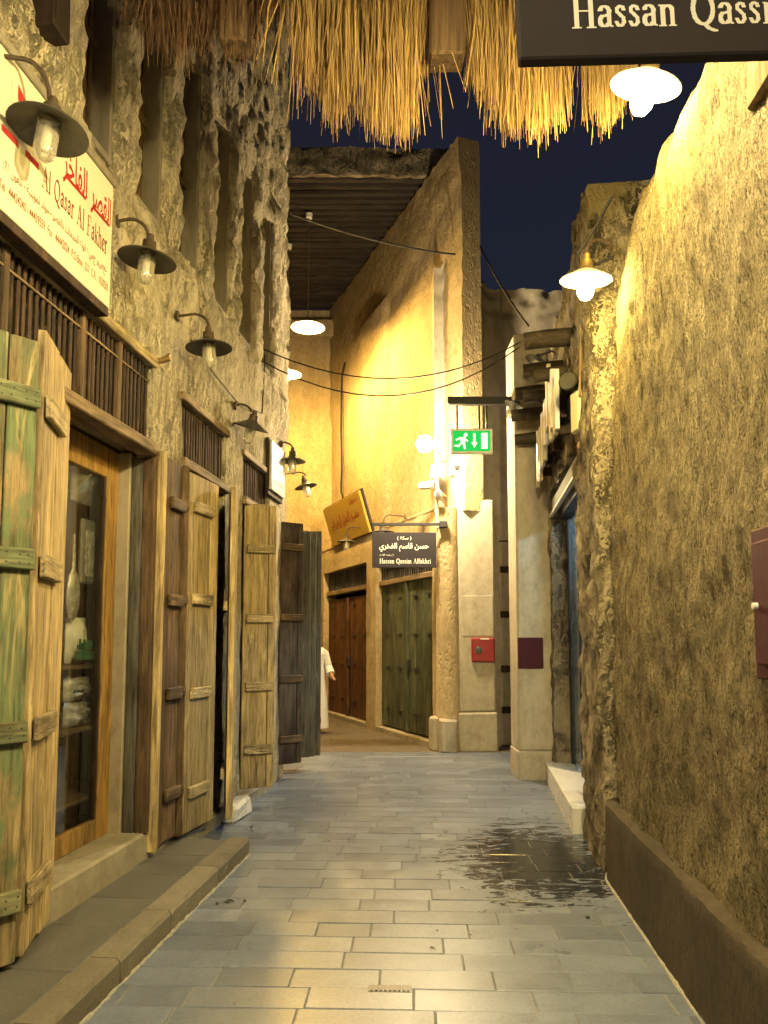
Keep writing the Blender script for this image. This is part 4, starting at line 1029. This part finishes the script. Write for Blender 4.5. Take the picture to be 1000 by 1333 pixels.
# corner floodlight and cameras
c = at(553, 578, 10.75)
fl_ = thing('bulkhead_light', 'glaring white bulkhead light fixed to the corner', 'light', c)
MB().lathe([(0.0, -0.12), (0.08, -0.10), (0.13, 0.0), (0.08, 0.10), (0.0, 0.12)], 16).build('lens', M['lamp_white'], fl_, True)
MB().tube([(0.05, 0.06, 0.0), (0.20, 0.40, 0.02), (0.32, 1.0, 0.02), (0.34, 1.25, 0.02)], 0.018, 8).build('bracket', M['metal_white'], fl_, True)
c = at(567, 613, 11.35); jb = thing('junction_box', 'white junction box under the glaring corner light', 'box', c)
box('body', M['metal_white'], jb, -0.06, 0.06, 0.0, 0.62, -0.10, 0.10, 0.012); box('lid', M['metal_white'], jb, -0.05, 0.05, -0.014, -0.002, -0.085, 0.085, 0.004)
MB().tube([(0, 0.03, -0.10), (0.01, 0.02, -0.3), (0.04, 0.03, -0.55), (0.02, 0.06, -0.85)], 0.018, 6).tube([(0.03, 0.03, -0.1), (0.05, 0.02, -0.35), (0.0, 0.03, -0.6), (0.05, 0.06, -0.85)], 0.014, 6).build('cables', M['box_cream'], jb, True)
c = at(594, 606, 11.55); dc = thing('dome_camera', 'white dome security camera on a wall plate by the exit sign', 'camera', c)
box('wall_plate', M['metal_white'], dc, -0.09, -0.02, 0.02, 0.40, -0.14, 0.14, 0.006)
MB().tube([(-0.03, 0.1, 0.07), (0.02, 0.0, 0.09), (0.03, -0.06, 0.07)], 0.03, 8).build('arm', M['metal_white'], dc, True)
MB().lathe([(0.0, 0.09), (0.06, 0.08), (0.075, 0.03), (0.078, -0.02), (0.0, -0.02)], 16, Matrix.Translation((0.03, -0.06, 0))).build('housing', M['metal_white'], dc, True)
MB().lathe([(0.064, -0.02), (0.058, -0.06), (0.035, -0.09), (0.0, -0.10)], 16, Matrix.Translation((0.03, -0.06, 0))).build('dome', M['metal_dark'], dc, True)
for (px, py, yw, lab) in ((556, 632, R(60), 'grey bullet security camera pointing down the covered lane'), (571, 645, R(-10), 'round faced security camera below the junction box')):
    c = at(px, py, 11.3); bc = thing('bullet_camera', lab, 'camera', c); bc.rotation_euler = (0, 0, yw)
    Tm = Matrix.Rotation(R(90), 4, 'X')
    MB().lathe([(0.0, 0.12), (0.05, 0.12), (0.058, 0.08), (0.06, -0.10), (0.052, -0.12), (0.0, -0.12)], 14, Tm @ Matrix.Rotation(math.pi, 4, 'X')).build('body', M['metal_white'], bc, True)
    MB().lathe([(0.0, 0.0), (0.044, 0.0), (0.044, 0.006), (0.0, 0.006)], 14, Matrix.Translation((0, -0.122, 0)) @ Tm).build('lens', M['metal_dark'], bc, True)
    MB().tube([(0, 0.03, 0.05), (0.04, 0.16, 0.09), (0.12, 0.45, 0.09), (0.22, 0.72, 0.09)], 0.016, 6, Matrix.Rotation(-yw, 4, 'Z')).build('bracket', M['metal_white'], bc, True)

# red boxes
c = at(614, 862, 11.40); c2 = at(644, 830, 11.40)
rb = thing('alarm_box', 'bright red wall box with a round grey dial on the buttress', 'box', (c.x, 11.42, c.z))
W, H = c2.x - c.x, c2.z - c.z
box('cover', M['red_box'], rb, 0, W, -0.05, 0.02, 0, H, 0.02)
MB().lathe([(0.0, 0.012), (0.03, 0.012), (0.034, 0.004), (0.045, 0.004), (0.05, 0.0), (0.055, 0.0)], 18, Matrix.Translation((W * 0.3, -0.052, H * 0.5)) @ Matrix.Rotation(R(90), 4, 'X')).build('dial', M['iron'], rb, True)
box('label_plate', M['metal_white'], rb, W * 0.38, W * 0.75, -0.054, -0.0505, H * 0.92, H * 0.97, 0.001)
c = at(680, 870, 9.08); c2 = at(707, 830, 9.08)
rb = thing('hose_box', 'dark red square box on the tall plaster pillar', 'box', (c.x, 9.1, c.z))
box('cover', M['maroon_box'], rb, -0.045, c2.x - c.x, -0.03, 0.12, 0, c2.z - c.z, 0.006)
box('hinge', M['metal_white'], rb, -0.055, -0.046, 0.02, 0.04, (c2.z - c.z) * 0.2, (c2.z - c.z) * 0.8, 0.002)
# cabinet on the mud wall
p = Rw(2.70, 0.02, 1.47)
cb = thing('wall_cabinet', 'maroon metal cabinet set into the mud wall', 'cabinet', p, RROT)
box('frame', M['maroon_box'], cb, 0, 0.44, -0.03, 0.10, 0, 0.52, 0.006); box('door', M['maroon_box'], cb, 0.05, 0.39, -0.05, -0.0305, 0.05, 0.47, 0.006)
MB().lathe([(0.0, 0.02), (0.012, 0.016), (0.012, 0.0)], 10, Matrix.Translation((0.085, -0.05, 0.25)) @ Matrix.Rotation(R(90), 4, 'X')).build('knob', M['metal_white'], cb, True)

# shopfront bits on the right: upright name planks, speaker box, floodlight, jar lamps
Ms = Matrix.Translation(Sw(5.62)) @ Matrix.Rotation(SROT, 4, 'Z')
pk = thing('plank_sign', 'row of uneven cream and yellow upright planks above the glazed shop', 'sign', Ms @ Vector((sx(8.85), -0.16, 3.3)), SROT)
x = 0.0
while x < 2.15:
    w = random.uniform(0.07, 0.13); f = x / 2.15
    z0 = 0.05 + 0.14 * random.random() + (0.16 if 0.5 < f < 0.75 else 0) + 0.1 * f; z1 = z0 + random.uniform(0.38, 0.58)
    box('plank', M[random.choice(['plank_cream', 'plank_cream', 'plank_yellow', 'metal_white'])], pk, x, x + w - 0.008, random.uniform(-0.02, 0.0), random.uniform(0.02, 0.04), z0, z1, 0.004, 0.003); x += w
box('back_rail', M['wood_dark'], pk, 0, 2.15, 0.045, 0.10, 0.30, 0.36, 0.005)
for k in range(4): box('strut', M['wood_dark'], pk, 0.1 + k * 0.6, 0.16 + k * 0.6, 0.06, 0.24, 0.2, 0.3, 0.004)
c = at(757, 537, 6.1)
sp = thing('speaker_box', 'cream rectangular box on a rusty bracket beside the upright planks', 'box', c, SROT + R(20))
box('body', M['box_cream'], sp, -0.07, 0.07, -0.06, 0.10, -0.17, 0.17, 0.012); box('front', M['box_cream'], sp, -0.058, 0.058, -0.066, -0.0605, -0.155, 0.155, 0.003)
MB().tube([(0, 0.06, -0.16), (0, 0.04, -0.28), (0.0, 0.14, -0.30)], 0.02, 8).build('bracket', M['metal_rust'], sp, True)
MB().lathe([(0.0, 0.03), (0.03, 0.025), (0.035, 0.0), (0.0, 0.0)], 12, Matrix.Translation((0, -0.0, -0.27)) @ Matrix.Rotation(R(90), 4, 'X')).build('pivot', M['brass'], sp, True)
c = at(741, 497, 6.25)
sl = thing('spotlight', 'small dark round spotlight beside the cream box', 'light', c, R(-35))
MB().lathe([(0.0, 0.10), (0.05, 0.10), (0.075, 0.03), (0.082, -0.03), (0.075, -0.035), (0.0, -0.03)], 16, Matrix.Rotation(R(-90), 4, 'X')).build('housing', M['metal_dark'], sl, True)
MB().lathe([(0.0, -0.004), (0.07, -0.004), (0.07, 0.0), (0.0, 0.0)], 16, Matrix.Translation((0, -0.036, 0)) @ Matrix.Rotation(R(-90), 4, 'X')).build('lens', M['shade_grey'], sl, True)
MB().tube([(0, 0.05, 0), (0.06, 0.18, -0.02), (0.12, 0.30, -0.05)], 0.014, 6).build('bracket', M['metal_dark'], sl, True)
for (px, py, Y, lab) in ((697, 472, 8.2, 'unlit jar lamp leaning out under the upper log ends'), (669, 530, 8.95, 'unlit jar lamp at the end of the exit sign bar')):
    c = at(px, py, Y); jl = thing('jar_lamp', lab, 'lamp', c); jl.rotation_euler = (0, R(28), 0)
    MB().lathe([(0.0, 0.10), (0.03, 0.10), (0.05, 0.05), (0.13, 0.02), (0.13, 0.012), (0.05, 0.03), (0.0, 0.03)], 18).build('shade', M['shade_grey'], jl, True)
    MB().lathe([(0.052, 0.02), (0.052, -0.11), (0.03, -0.14), (0.0, -0.145)], 14).build('glass_jar', M['jar_glass'], jl, True)
    MB().lathe([(0.0, 0.02), (0.03, 0.02), (0.03, -0.09), (0.0, -0.10)], 10).build('bulb', M['shade_enamel'], jl, True)
    MB().tube([(0, 0, 0.09), (0.10, 0, 0.20), (0.30, 0.02, 0.22)], 0.012, 6).build('arm', M['metal_rust'], jl, True)
# lamps over the far doors
for (px, py, lab) in ((451, 705, 'dark lamp shade above the reddish doors'), (499, 692, 'dark lamp shade half hidden by the far street sign')):
    xx_, zz_ = onF(px, py, -0.35); c = Mf @ Vector((xx_, -0.35, zz_)); a = Mf @ Vector((xx_ + 0.1, 0.0, zz_ + 0.26)); lamp(c, a, False, lab, 0.36)

# ------------------------------------------------------------------ cables
def sag(a, b, drop, n=14):
    a, b = Vector(a), Vector(b); return [a.lerp(b, i / n) - Vector((0, 0, drop * 4 * (i / n) * (1 - i / n))) for i in range(n + 1)]
def cable(pts, r, label, mat='cable'):
    p0 = Vector(pts[0]); o = MB().tube([Vector(p) - p0 for p in pts], r, 6).build('cable', M[mat], None, True, p0); tag(o, label, 'cable'); return o
cable(sag(at(330, 448, 8.2), at(678, 445, 8.95), 0.42), 0.008, 'thin upper wire slung across the lane below the pole roof')
cable(sag(at(338, 468, 8.2), at(676, 452, 8.95), 0.50), 0.008, 'thin lower wire slung across the lane to the pillar top')
cable(sag(at(378, 278, 10.5), at(603, 332, 11.6), 0.10), 0.014, 'black cable from the tall left corner to the ledge of the end wall')
cable(sag(at(624, 318, 11.5), at(688, 424, 9.2), 0.08), 0.014, 'black cable dropping from the end wall to the pillar top')
cable([(Mf @ Vector((onF(px, py, 0.2)[0], 0.22, onF(px, py, 0.2)[1]))) for px, py in ((448, 472), (444, 490), (443, 560), (444, 610), (443, 640), (447, 652))], 0.022, 'thick black cable running down the ochre wall to the yellow sign')
cable([Rw(4.80, 0.02, L2.z + 0.55), Rw(4.9, 0.10, L2.z + 0.42), Rw(5.0, 0.22, L2.z + 0.25), Rw(4.95, 0.2, L2.z + 0.12), Rw(4.8, 0.02, L2.z + 0.14)], 0.010, 'loose black cable looped behind the lit yellow lamp')
cable([at(758, 388, 5.9), at(757, 450, 5.95), at(755, 515, 6.0)], 0.013, 'straight tan conduit running down to the cream box', 'cable_tan')
cable([Lp(5.95, 0.05, 3.98), Lp(6.5, 0.05, 3.9), Lp(7.2, 0.06, 3.85), Lp(8.0, 0.06, 4.0), at(345, 462, 8.2)], 0.008, 'thin wire stapled along the rough left wall')
s_, z_ = onL(203, 470); q = Lp(s_, 0.0, z_)
ps = thing('pipe_stub', 'short brass pipe stub on the left wall above the first grille corner', 'pipe', q, LROT)
MB().tube([(0, 0.03, 0), (0, -0.05, 0.0), (0.01, -0.10, 0.02)], 0.02, 10).build('pipe', M['brass'], ps, True); MB().tube([(-0.0, -0.03, 0.0), (0.12, -0.05, 0.09)], 0.013, 8).build('lever', M['brass'], ps, True)

# ------------------------------------------------------------------ thatched awning overhead
aw = thing('thatched_awning', 'awning of hanging palm thatch and timber beams across the lane', 'awning', (0, 3.95, 5.2))
for (px0, px1, py, nm) in ((560, 606, 68, 0), (285, 321, 50, 0)):
    a, b = at(px0, py, 3.85), at(px1, py, 3.85)
    box('beam', M['wood_brown'], aw, a.x, b.x, -0.10, 0.06, a.z - 5.2, a.z - 5.2 + 0.75, 0.012, 0.004)
MB().tube([(-2.0, 0.02, 0.16), (0, 0.02, 0.18), (1.7, 0.02, 0.16)], 0.06, 10).build('pole', M['log'], aw, True)
MB().tube([(-2.0, -0.6, 0.26), (1.5, -0.6, 0.26)], 0.06, 10).build('pole', M['log'], aw, True)
box('deck', M['wood_dark'], aw, -2.0, 1.55, -1.0, 0.06, 0.34, 0.38, 0.004)
def thatch(mat, px0, px1, tip, n, spread=0.05, seed=1, jag=0.10, core=None):
    rg = random.Random(seed); m = MB()
    cl = [(rg.uniform(px0, px1), rg.gauss(-6, 17), rg.gauss(0, 0.05), rg.uniform(4, 11)) for _ in range(max(3, int((px1 - px0) / 9)))]
    for i in range(n):
        cc_ = rg.choice(cl); px = min(px1, max(px0, rg.gauss(cc_[0], cc_[3]))); f = (px - px0) / (px1 - px0)
        yb = 3.95 + cc_[2] + rg.gauss(0, 0.035); tipy = tip(px) + cc_[1] + abs(rg.gauss(0, 1)) * -jag * 180 + rg.gauss(0, 9)
        P = at(px, tipy, yb); top = Vector((P.x + rg.gauss(0, 0.03), yb + rg.uniform(-0.02, 0.05), 5.38))
        b = Vector((P.x + rg.gauss(0, spread), yb + rg.gauss(0, spread), P.z)); mid = top.lerp(b, 0.55) + Vector((rg.gauss(0, 0.015), rg.gauss(0, 0.015) - 0.02, 0))
        w = rg.uniform(0.0022, 0.0050); sd = Vector((math.cos(rg.uniform(0, 3.14)), math.sin(rg.uniform(0, 3.14)) * 0.6, 0)).normalized() * w
        c0 = Vector((0, 3.95, 5.2)); top -= c0; mid -= c0; b -= c0
        fold = Vector((sd.y, -sd.x, 0)) * 0.5
        m.add([top - sd, top + fold, top + sd, mid - sd, mid + fold, mid + sd, b - sd * 0.3, b + sd * 0.3], [(0, 1, 4, 3), (1, 2, 5, 4), (3, 4, 7, 6), (4, 5, 7)])
    o = m.build('thatch', M[mat], aw, fix=False); tag(o, kind='stuff'); return o
thatch('straw', 383, 552, lambda p: 150 - 40 * ((p - 490) / 100) ** 2 + (12 if 480 < p < 540 else 0), 1500, 0.035, 3)
thatch('straw', 618, 826, lambda p: 168 - 70 * max(0, (p - 760) / 66) ** 2 - 25 * max(0, (660 - p) / 40), 1900, 0.035, 4)
thatch('straw_shaded', 165, 380, lambda p: 85 - 60 * abs((p - 262) / 100) ** 1.2, 1300, 0.05, 5)
thatch('straw', 372, 400, lambda p: 150, 30, 0.09, 6); thatch('straw', 540, 566, lambda p: 160, 22, 0.09, 7)
# timber stubs from the walls
o = thing('timber_stub', 'weathered timber stub sticking out high on the mud wall', 'beam', Rw(2.62, 0, 3.50), RROT); box('beam', M['wood_brown'], o, 0, 0.22, -0.03, 0.2, 0, 0.24, 0.012, 0.004)
s_, z_ = onL(66, 30, 0.1); q = Lp(s_, 0, z_); o = thing('timber_stub', 'dark timber bracket above the cream shop sign', 'beam', q, LROT); box('beam', M['wood_dark'], o, 0.0, 0.16, -0.12, 0.2, 0.0, 0.30, 0.012, 0.004)

# ------------------------------------------------------------------ goods behind the glass of the first shop
Ml = Matrix.Translation((LA, 0, 0)) @ Matrix.Rotation(LROT, 4, 'Z')
def goods(name, label, cat, s, n, z): return thing(name, label, cat, Ml @ Vector((s, n, z)), LROT)
def inshop(px, py, n=0.34):
    q = onL(px, py, -n); return q[0], n, q[1]
sh = goods('display_shelf', 'dark wooden shelf unit behind the shop glass', 'shelf', 4.3, 0.31, 0.31)
for zz in (inshop(100, 1040)[2], inshop(100, 948)[2], inshop(100, 866)[2]): box('shelf', M['wood_brown_h'], sh, 0.0, 1.5, 0.0, 0.35, zz - 0.335, zz - 0.31, 0.003)
box('side_panel', M['wood_brown'], sh, 1.5, 1.53, 0.0, 0.36, 0.0, 2.4, 0.003)
box('back_panel', M['wood_brown'], sh, 0, 1.5, 0.361, 0.376, 0.0, 2.4, 0.002)
def pouch(mat, w, h, d, z, seed, nm, par):
    rg = random.Random(seed); m = MB(); n = 8; V = []; F = []
    for sgn in (-1, 1):
        for j in range(n + 1):
            for i in range(n + 1):
                fx, fz = i / n, j / n; e = math.sin(math.pi * fx) ** 0.5 * math.sin(math.pi * fz) ** 0.5 if 0 < i < n and 0 < j < n else 0
                V.append(((fx - 0.5) * w, sgn * d / 2 * e * rg.uniform(0.5, 1.2), z + fz * h + rg.uniform(-0.006, 0.006)))
    for s_i in range(2):
        o_ = s_i * (n + 1) ** 2
        for j in range(n):
            for i in range(n):
                a = o_ + j * (n + 1) + i; F.append((a, a + 1, a + n + 2, a + n + 1))
    return m.add(V, F).build(nm, mat, par, True)
gz = 0.335
t1 = goods('goods_bag', 'green and white printed bag standing on the shop shelf', 'bag', *inshop(97, 863, 0.40)); pouch(M['bag_white'], 0.26, 0.30, 0.12, 0.0, 1, 'body', t1); box('printed_band', M['bag_green'], t1, -0.125, 0.125, -0.085, -0.075, 0.02, 0.08, 0.002)
mm = MB()
for k in range(9): mm.box(-0.12 + k * 0.027, -0.105 + k * 0.027, -0.086, -0.078, 0.09, 0.12 + 0.04 * abs(math.sin(k * 1.7)), 0)
mm.build('pattern', M['bag_green'], t1)
for k, (zz, lab) in enumerate(((946, 'crumpled clear packet lying on the lower shop shelf'), (913, 'crumpled clear packet resting on another packet'))):
    t2 = goods('goods_packet', lab, 'packet', *inshop(99, zz, 0.40)); pouch(M['foil'], 0.34, 0.17, 0.16, 0.0, 5 + k, 'wrapper', t2)
t3 = goods('plastic_tray', 'tall clear moulded plastic tray hanging behind the shop glass', 'tray', *inshop(114, 760, 0.34))
box('tray', M['clear_plastic'], t3, -0.08, 0.10, 0.0, 0.04, 0, 0.44, 0.03); box('insert', M['foil'], t3, -0.05, 0.07, -0.006, -0.001, 0.05, 0.36, 0.002)
t4 = goods('silver_spoon', 'large shiny oval ladle hanging below the clear tray', 'ladle', *inshop(95, 775, 0.35))
MB().lathe([(0.0, -0.17), (0.05, -0.14), (0.078, -0.06), (0.08, 0.02), (0.06, 0.12), (0.02, 0.17), (0.012, 0.40), (0.0, 0.41)], 16, Matrix.Diagonal((1, 0.35, 1, 1))).build('bowl', M['foil'], t4, True)
t5 = goods('plastic_bag', 'crinkled clear plastic bag hanging high behind the shop glass', 'bag', *inshop(106, 655, 0.36)); pouch(M['clear_plastic'], 0.28, 0.42, 0.14, 0.0, 9, 'bag', t5)

# ------------------------------------------------------------------ person in white, mostly hidden by the grey leaves
px_, py_ = -1.255, 13.6
pe = thing('person', 'person in a white robe and head cloth walking past the reddish doors', 'person', (px_, py_, 0), R(25))
def skin_mesh(name, verts, edges, mat, par, sub=2, root=0):
    me = bpy.data.meshes.new(name); me.from_pydata([v[:3] for v in verts], edges, [])
    o = bpy.data.objects.new(name, me); COL.objects.link(o); o.parent = par
    md = o.modifiers.new('Skin', 'SKIN'); md.use_smooth_shade = True
    for i, v in enumerate(verts):
        sv = me.skin_vertices[0].data[i]; r_ = v[3]; sv.radius = r_ if isinstance(r_, tuple) else (r_, r_); sv.use_root = (i == root)
    s_ = o.modifiers.new('Subdivision', 'SUBSURF'); s_.levels = sub; s_.render_levels = sub
    me.materials.append(mat); return o
bv = [(0, 0, .95, (.15, .12)), (0, 0, 1.15, (.14, .11)), (0, 0, 1.38, (.17, .12)), (0, 0, 1.50, .06), (0, -.01, 1.60, (.085, .10)), (0, -.01, 1.71, (.07, .08)),
      (.20, 0, 1.42, .06), (.29, .04, 1.17, .05), (.30, -.14, 1.02, .04), (.30, -.20, .98, .035),
      (-.20, 0, 1.42, .06), (-.27, .03, 1.15, .05), (-.28, -.03, .92, .04), (-.28, -.05, .86, .035),
      (.10, 0, .88, .09), (.10, -.04, .48, .07), (.10, .0, .10, .05), (.10, -.12, .04, .04),
      (-.10, 0, .88, .09), (-.10, .08, .50, .07), (-.10, .16, .12, .05), (-.10, .06, .05, .04)]
be = [(0, 1), (1, 2), (2, 3), (3, 4), (4, 5), (2, 6), (6, 7), (7, 8), (8, 9), (2, 10), (10, 11), (11, 12), (12, 13), (0, 14), (14, 15), (15, 16), (16, 17), (0, 18), (18, 19), (19, 20), (20, 21)]
k0 = len(bv)
for hx, hy, hz, sgn in ((.30, -.20, .98, 1), (-.28, -.05, .86, -1)):   # five fingers on each hand
    root_i = 9 if sgn == 1 else 13
    for f_ in range(5):
        dx = (-.028 + f_ * .014); a_ = len(bv)
        if f_ == 0: bv += [(hx - .03 * sgn, hy - .01, hz - .01, .010), (hx - .045 * sgn, hy - .03, hz - .03, .009)]
        else: bv += [(hx + dx * .8, hy - .05, hz - .02, .010), (hx + dx * .8, hy - .07 - .006 * (2.5 - abs(f_ - 2.5)), hz - .055, .008)]
        be += [(root_i, a_), (a_, a_ + 1)]
body = skin_mesh('body', bv, be, M['skin'], pe)
MB().lathe([(0.30, 0.10), (0.27, 0.5), (0.22, 0.95), (0.20, 1.2), (0.215, 1.38), (0.13, 1.48), (0.075, 1.52)], 22, Matrix.Diagonal((1, 0.78, 1, 1))).build('robe', M['thobe'], body, True)
sl_ = MB().tube([(.14, 0, 1.42), (.22, .01, 1.38), (.30, .04, 1.16), (.305, -.10, 1.03)], [.09, .085, .075, .075], 12).tube([(-.14, 0, 1.42), (-.22, .01, 1.38), (-.28, .03, 1.14), (-.285, -.03, .92)], [.09, .085, .075, .075], 12)
sl_.build('sleeves', M['thobe'], body, True)
MB().lathe([(0.0, 1.82), (0.07, 1.805), (0.11, 1.75), (0.118, 1.66), (0.135, 1.55), (0.20, 1.42), (0.23, 1.30), (0.225, 1.29)], 20, Matrix.Translation((0, 0.035, 0)) @ Matrix.Diagonal((1, 0.92, 1, 1))).build('head_cloth', M['thobe'], body, True)
MB().lathe([(0.104, 1.745), (0.116, 1.742), (0.118, 1.725), (0.106, 1.722)], 20, Matrix.Translation((0, 0.03, 0))).build('head_cord', M['metal_dark'], body, True)
# face: eyes, nose, mouth on the forward side
fc = MB(); fc.box(-.012, .012, -.125, -.09, 1.60, 1.645, 0.006); fc.build('nose', M['skin'], body)
fe = MB()
for s_ in (-1, 1): fe.lathe([(0.0, 0.01), (0.009, 0.006), (0.011, 0.0)], 8, Matrix.Translation((s_ * .032, -.098, 1.65)) @ Matrix.Rotation(R(90), 4, 'X'))
fe.build('eyes', M['metal_dark'], body); fm = MB().box(-.024, .024, -.112, -.09, 1.555, 1.565, 0.003); fm.build('mouth', M['maroon_box'], body)

# small iron drain lid set in the paving
p = fl(508, 1288); dl = thing('drain_lid', 'small rectangular iron lid with raised marks let into the paving', 'drain cover', (p.x, p.y, 0.001), PYAW)
box('plate', M['iron'], dl, -0.10, 0.10, -0.035, 0.035, -0.004, 0.004, 0.002)
for k in range(9): box('rib', M['iron'], dl, -0.09 + k * 0.021, -0.078 + k * 0.021, -0.028, 0.028, 0.0042, 0.008, 0.001)

# crumbly pale mortar where the paving meets the kerb and the mud wall
def fillet(name, f, y0, y1, par, seed):
    rg = random.Random(seed); pts = []; rad = []; y = y0
    while y < y1:
        p = f(y); pts.append((p[0] + rg.gauss(0, 0.003), p[1], 0.001)); rad.append(max(0.002, 0.0075 + 0.006 * noise.noise(Vector((y * 6, seed, 0))) + rg.gauss(0, 0.002))); y += 0.028
    MB().tube(pts, rad, 6).build(name, M['pale_mortar'], par, True)
fillet('mortar_line', lambda y: (KA + KB * y + 0.006, y), 2.2, 5.97, led, 1)
o = bpy.data.objects.get('mud_wall'); Mi = (Matrix.Translation(Rw(5.62)) @ Matrix.Rotation(RROT, 4, 'Z')).inverted()
def fw_(y): return tuple(Mi @ Vector((RA + RB * y - 0.064 + (max(0, 0.35 - (5.62 - y))) ** 2 * 0.9, y, 0)))[:2]
fillet('mortar_line', fw_, 2.4, 5.5, o, 2)
# dry leaf litter
m = MB(); rg = random.Random(5)
for (px, py, n, sp) in ((298, 1172, 9, 0.05), (262, 1068, 10, 0.07), (318, 1078, 7, 0.05), (700, 1060, 8, 0.12), (640, 1090, 6, 0.1), (560, 1240, 3, 0.2)):
    c = fl(px, py, 0.004)
    for _ in range(n):
        x, y = c.x + rg.gauss(0, sp), c.y + rg.gauss(0, sp); a = rg.uniform(0, 6.28); l = rg.uniform(0.012, 0.03); w = l * rg.uniform(0.2, 0.45)
        dx, dy = math.cos(a), math.sin(a); z = 0.125 if x < KA + KB * y + 0.02 and y < 6.0 else 0.004
        m.add([(x - dx * l, y - dy * l, z), (x - dy * w, y + dx * w, z + 0.004), (x + dx * l, y + dy * l, z + 0.002), (x + dy * w, y - dx * w, z + 0.006)], [(0, 1, 2), (0, 2, 3)])
o = m.build('leaf_litter', M['dry_leaf'], None, fix=False); tag(o, 'scattered dry leaf litter on the paving', 'litter', kind='stuff')
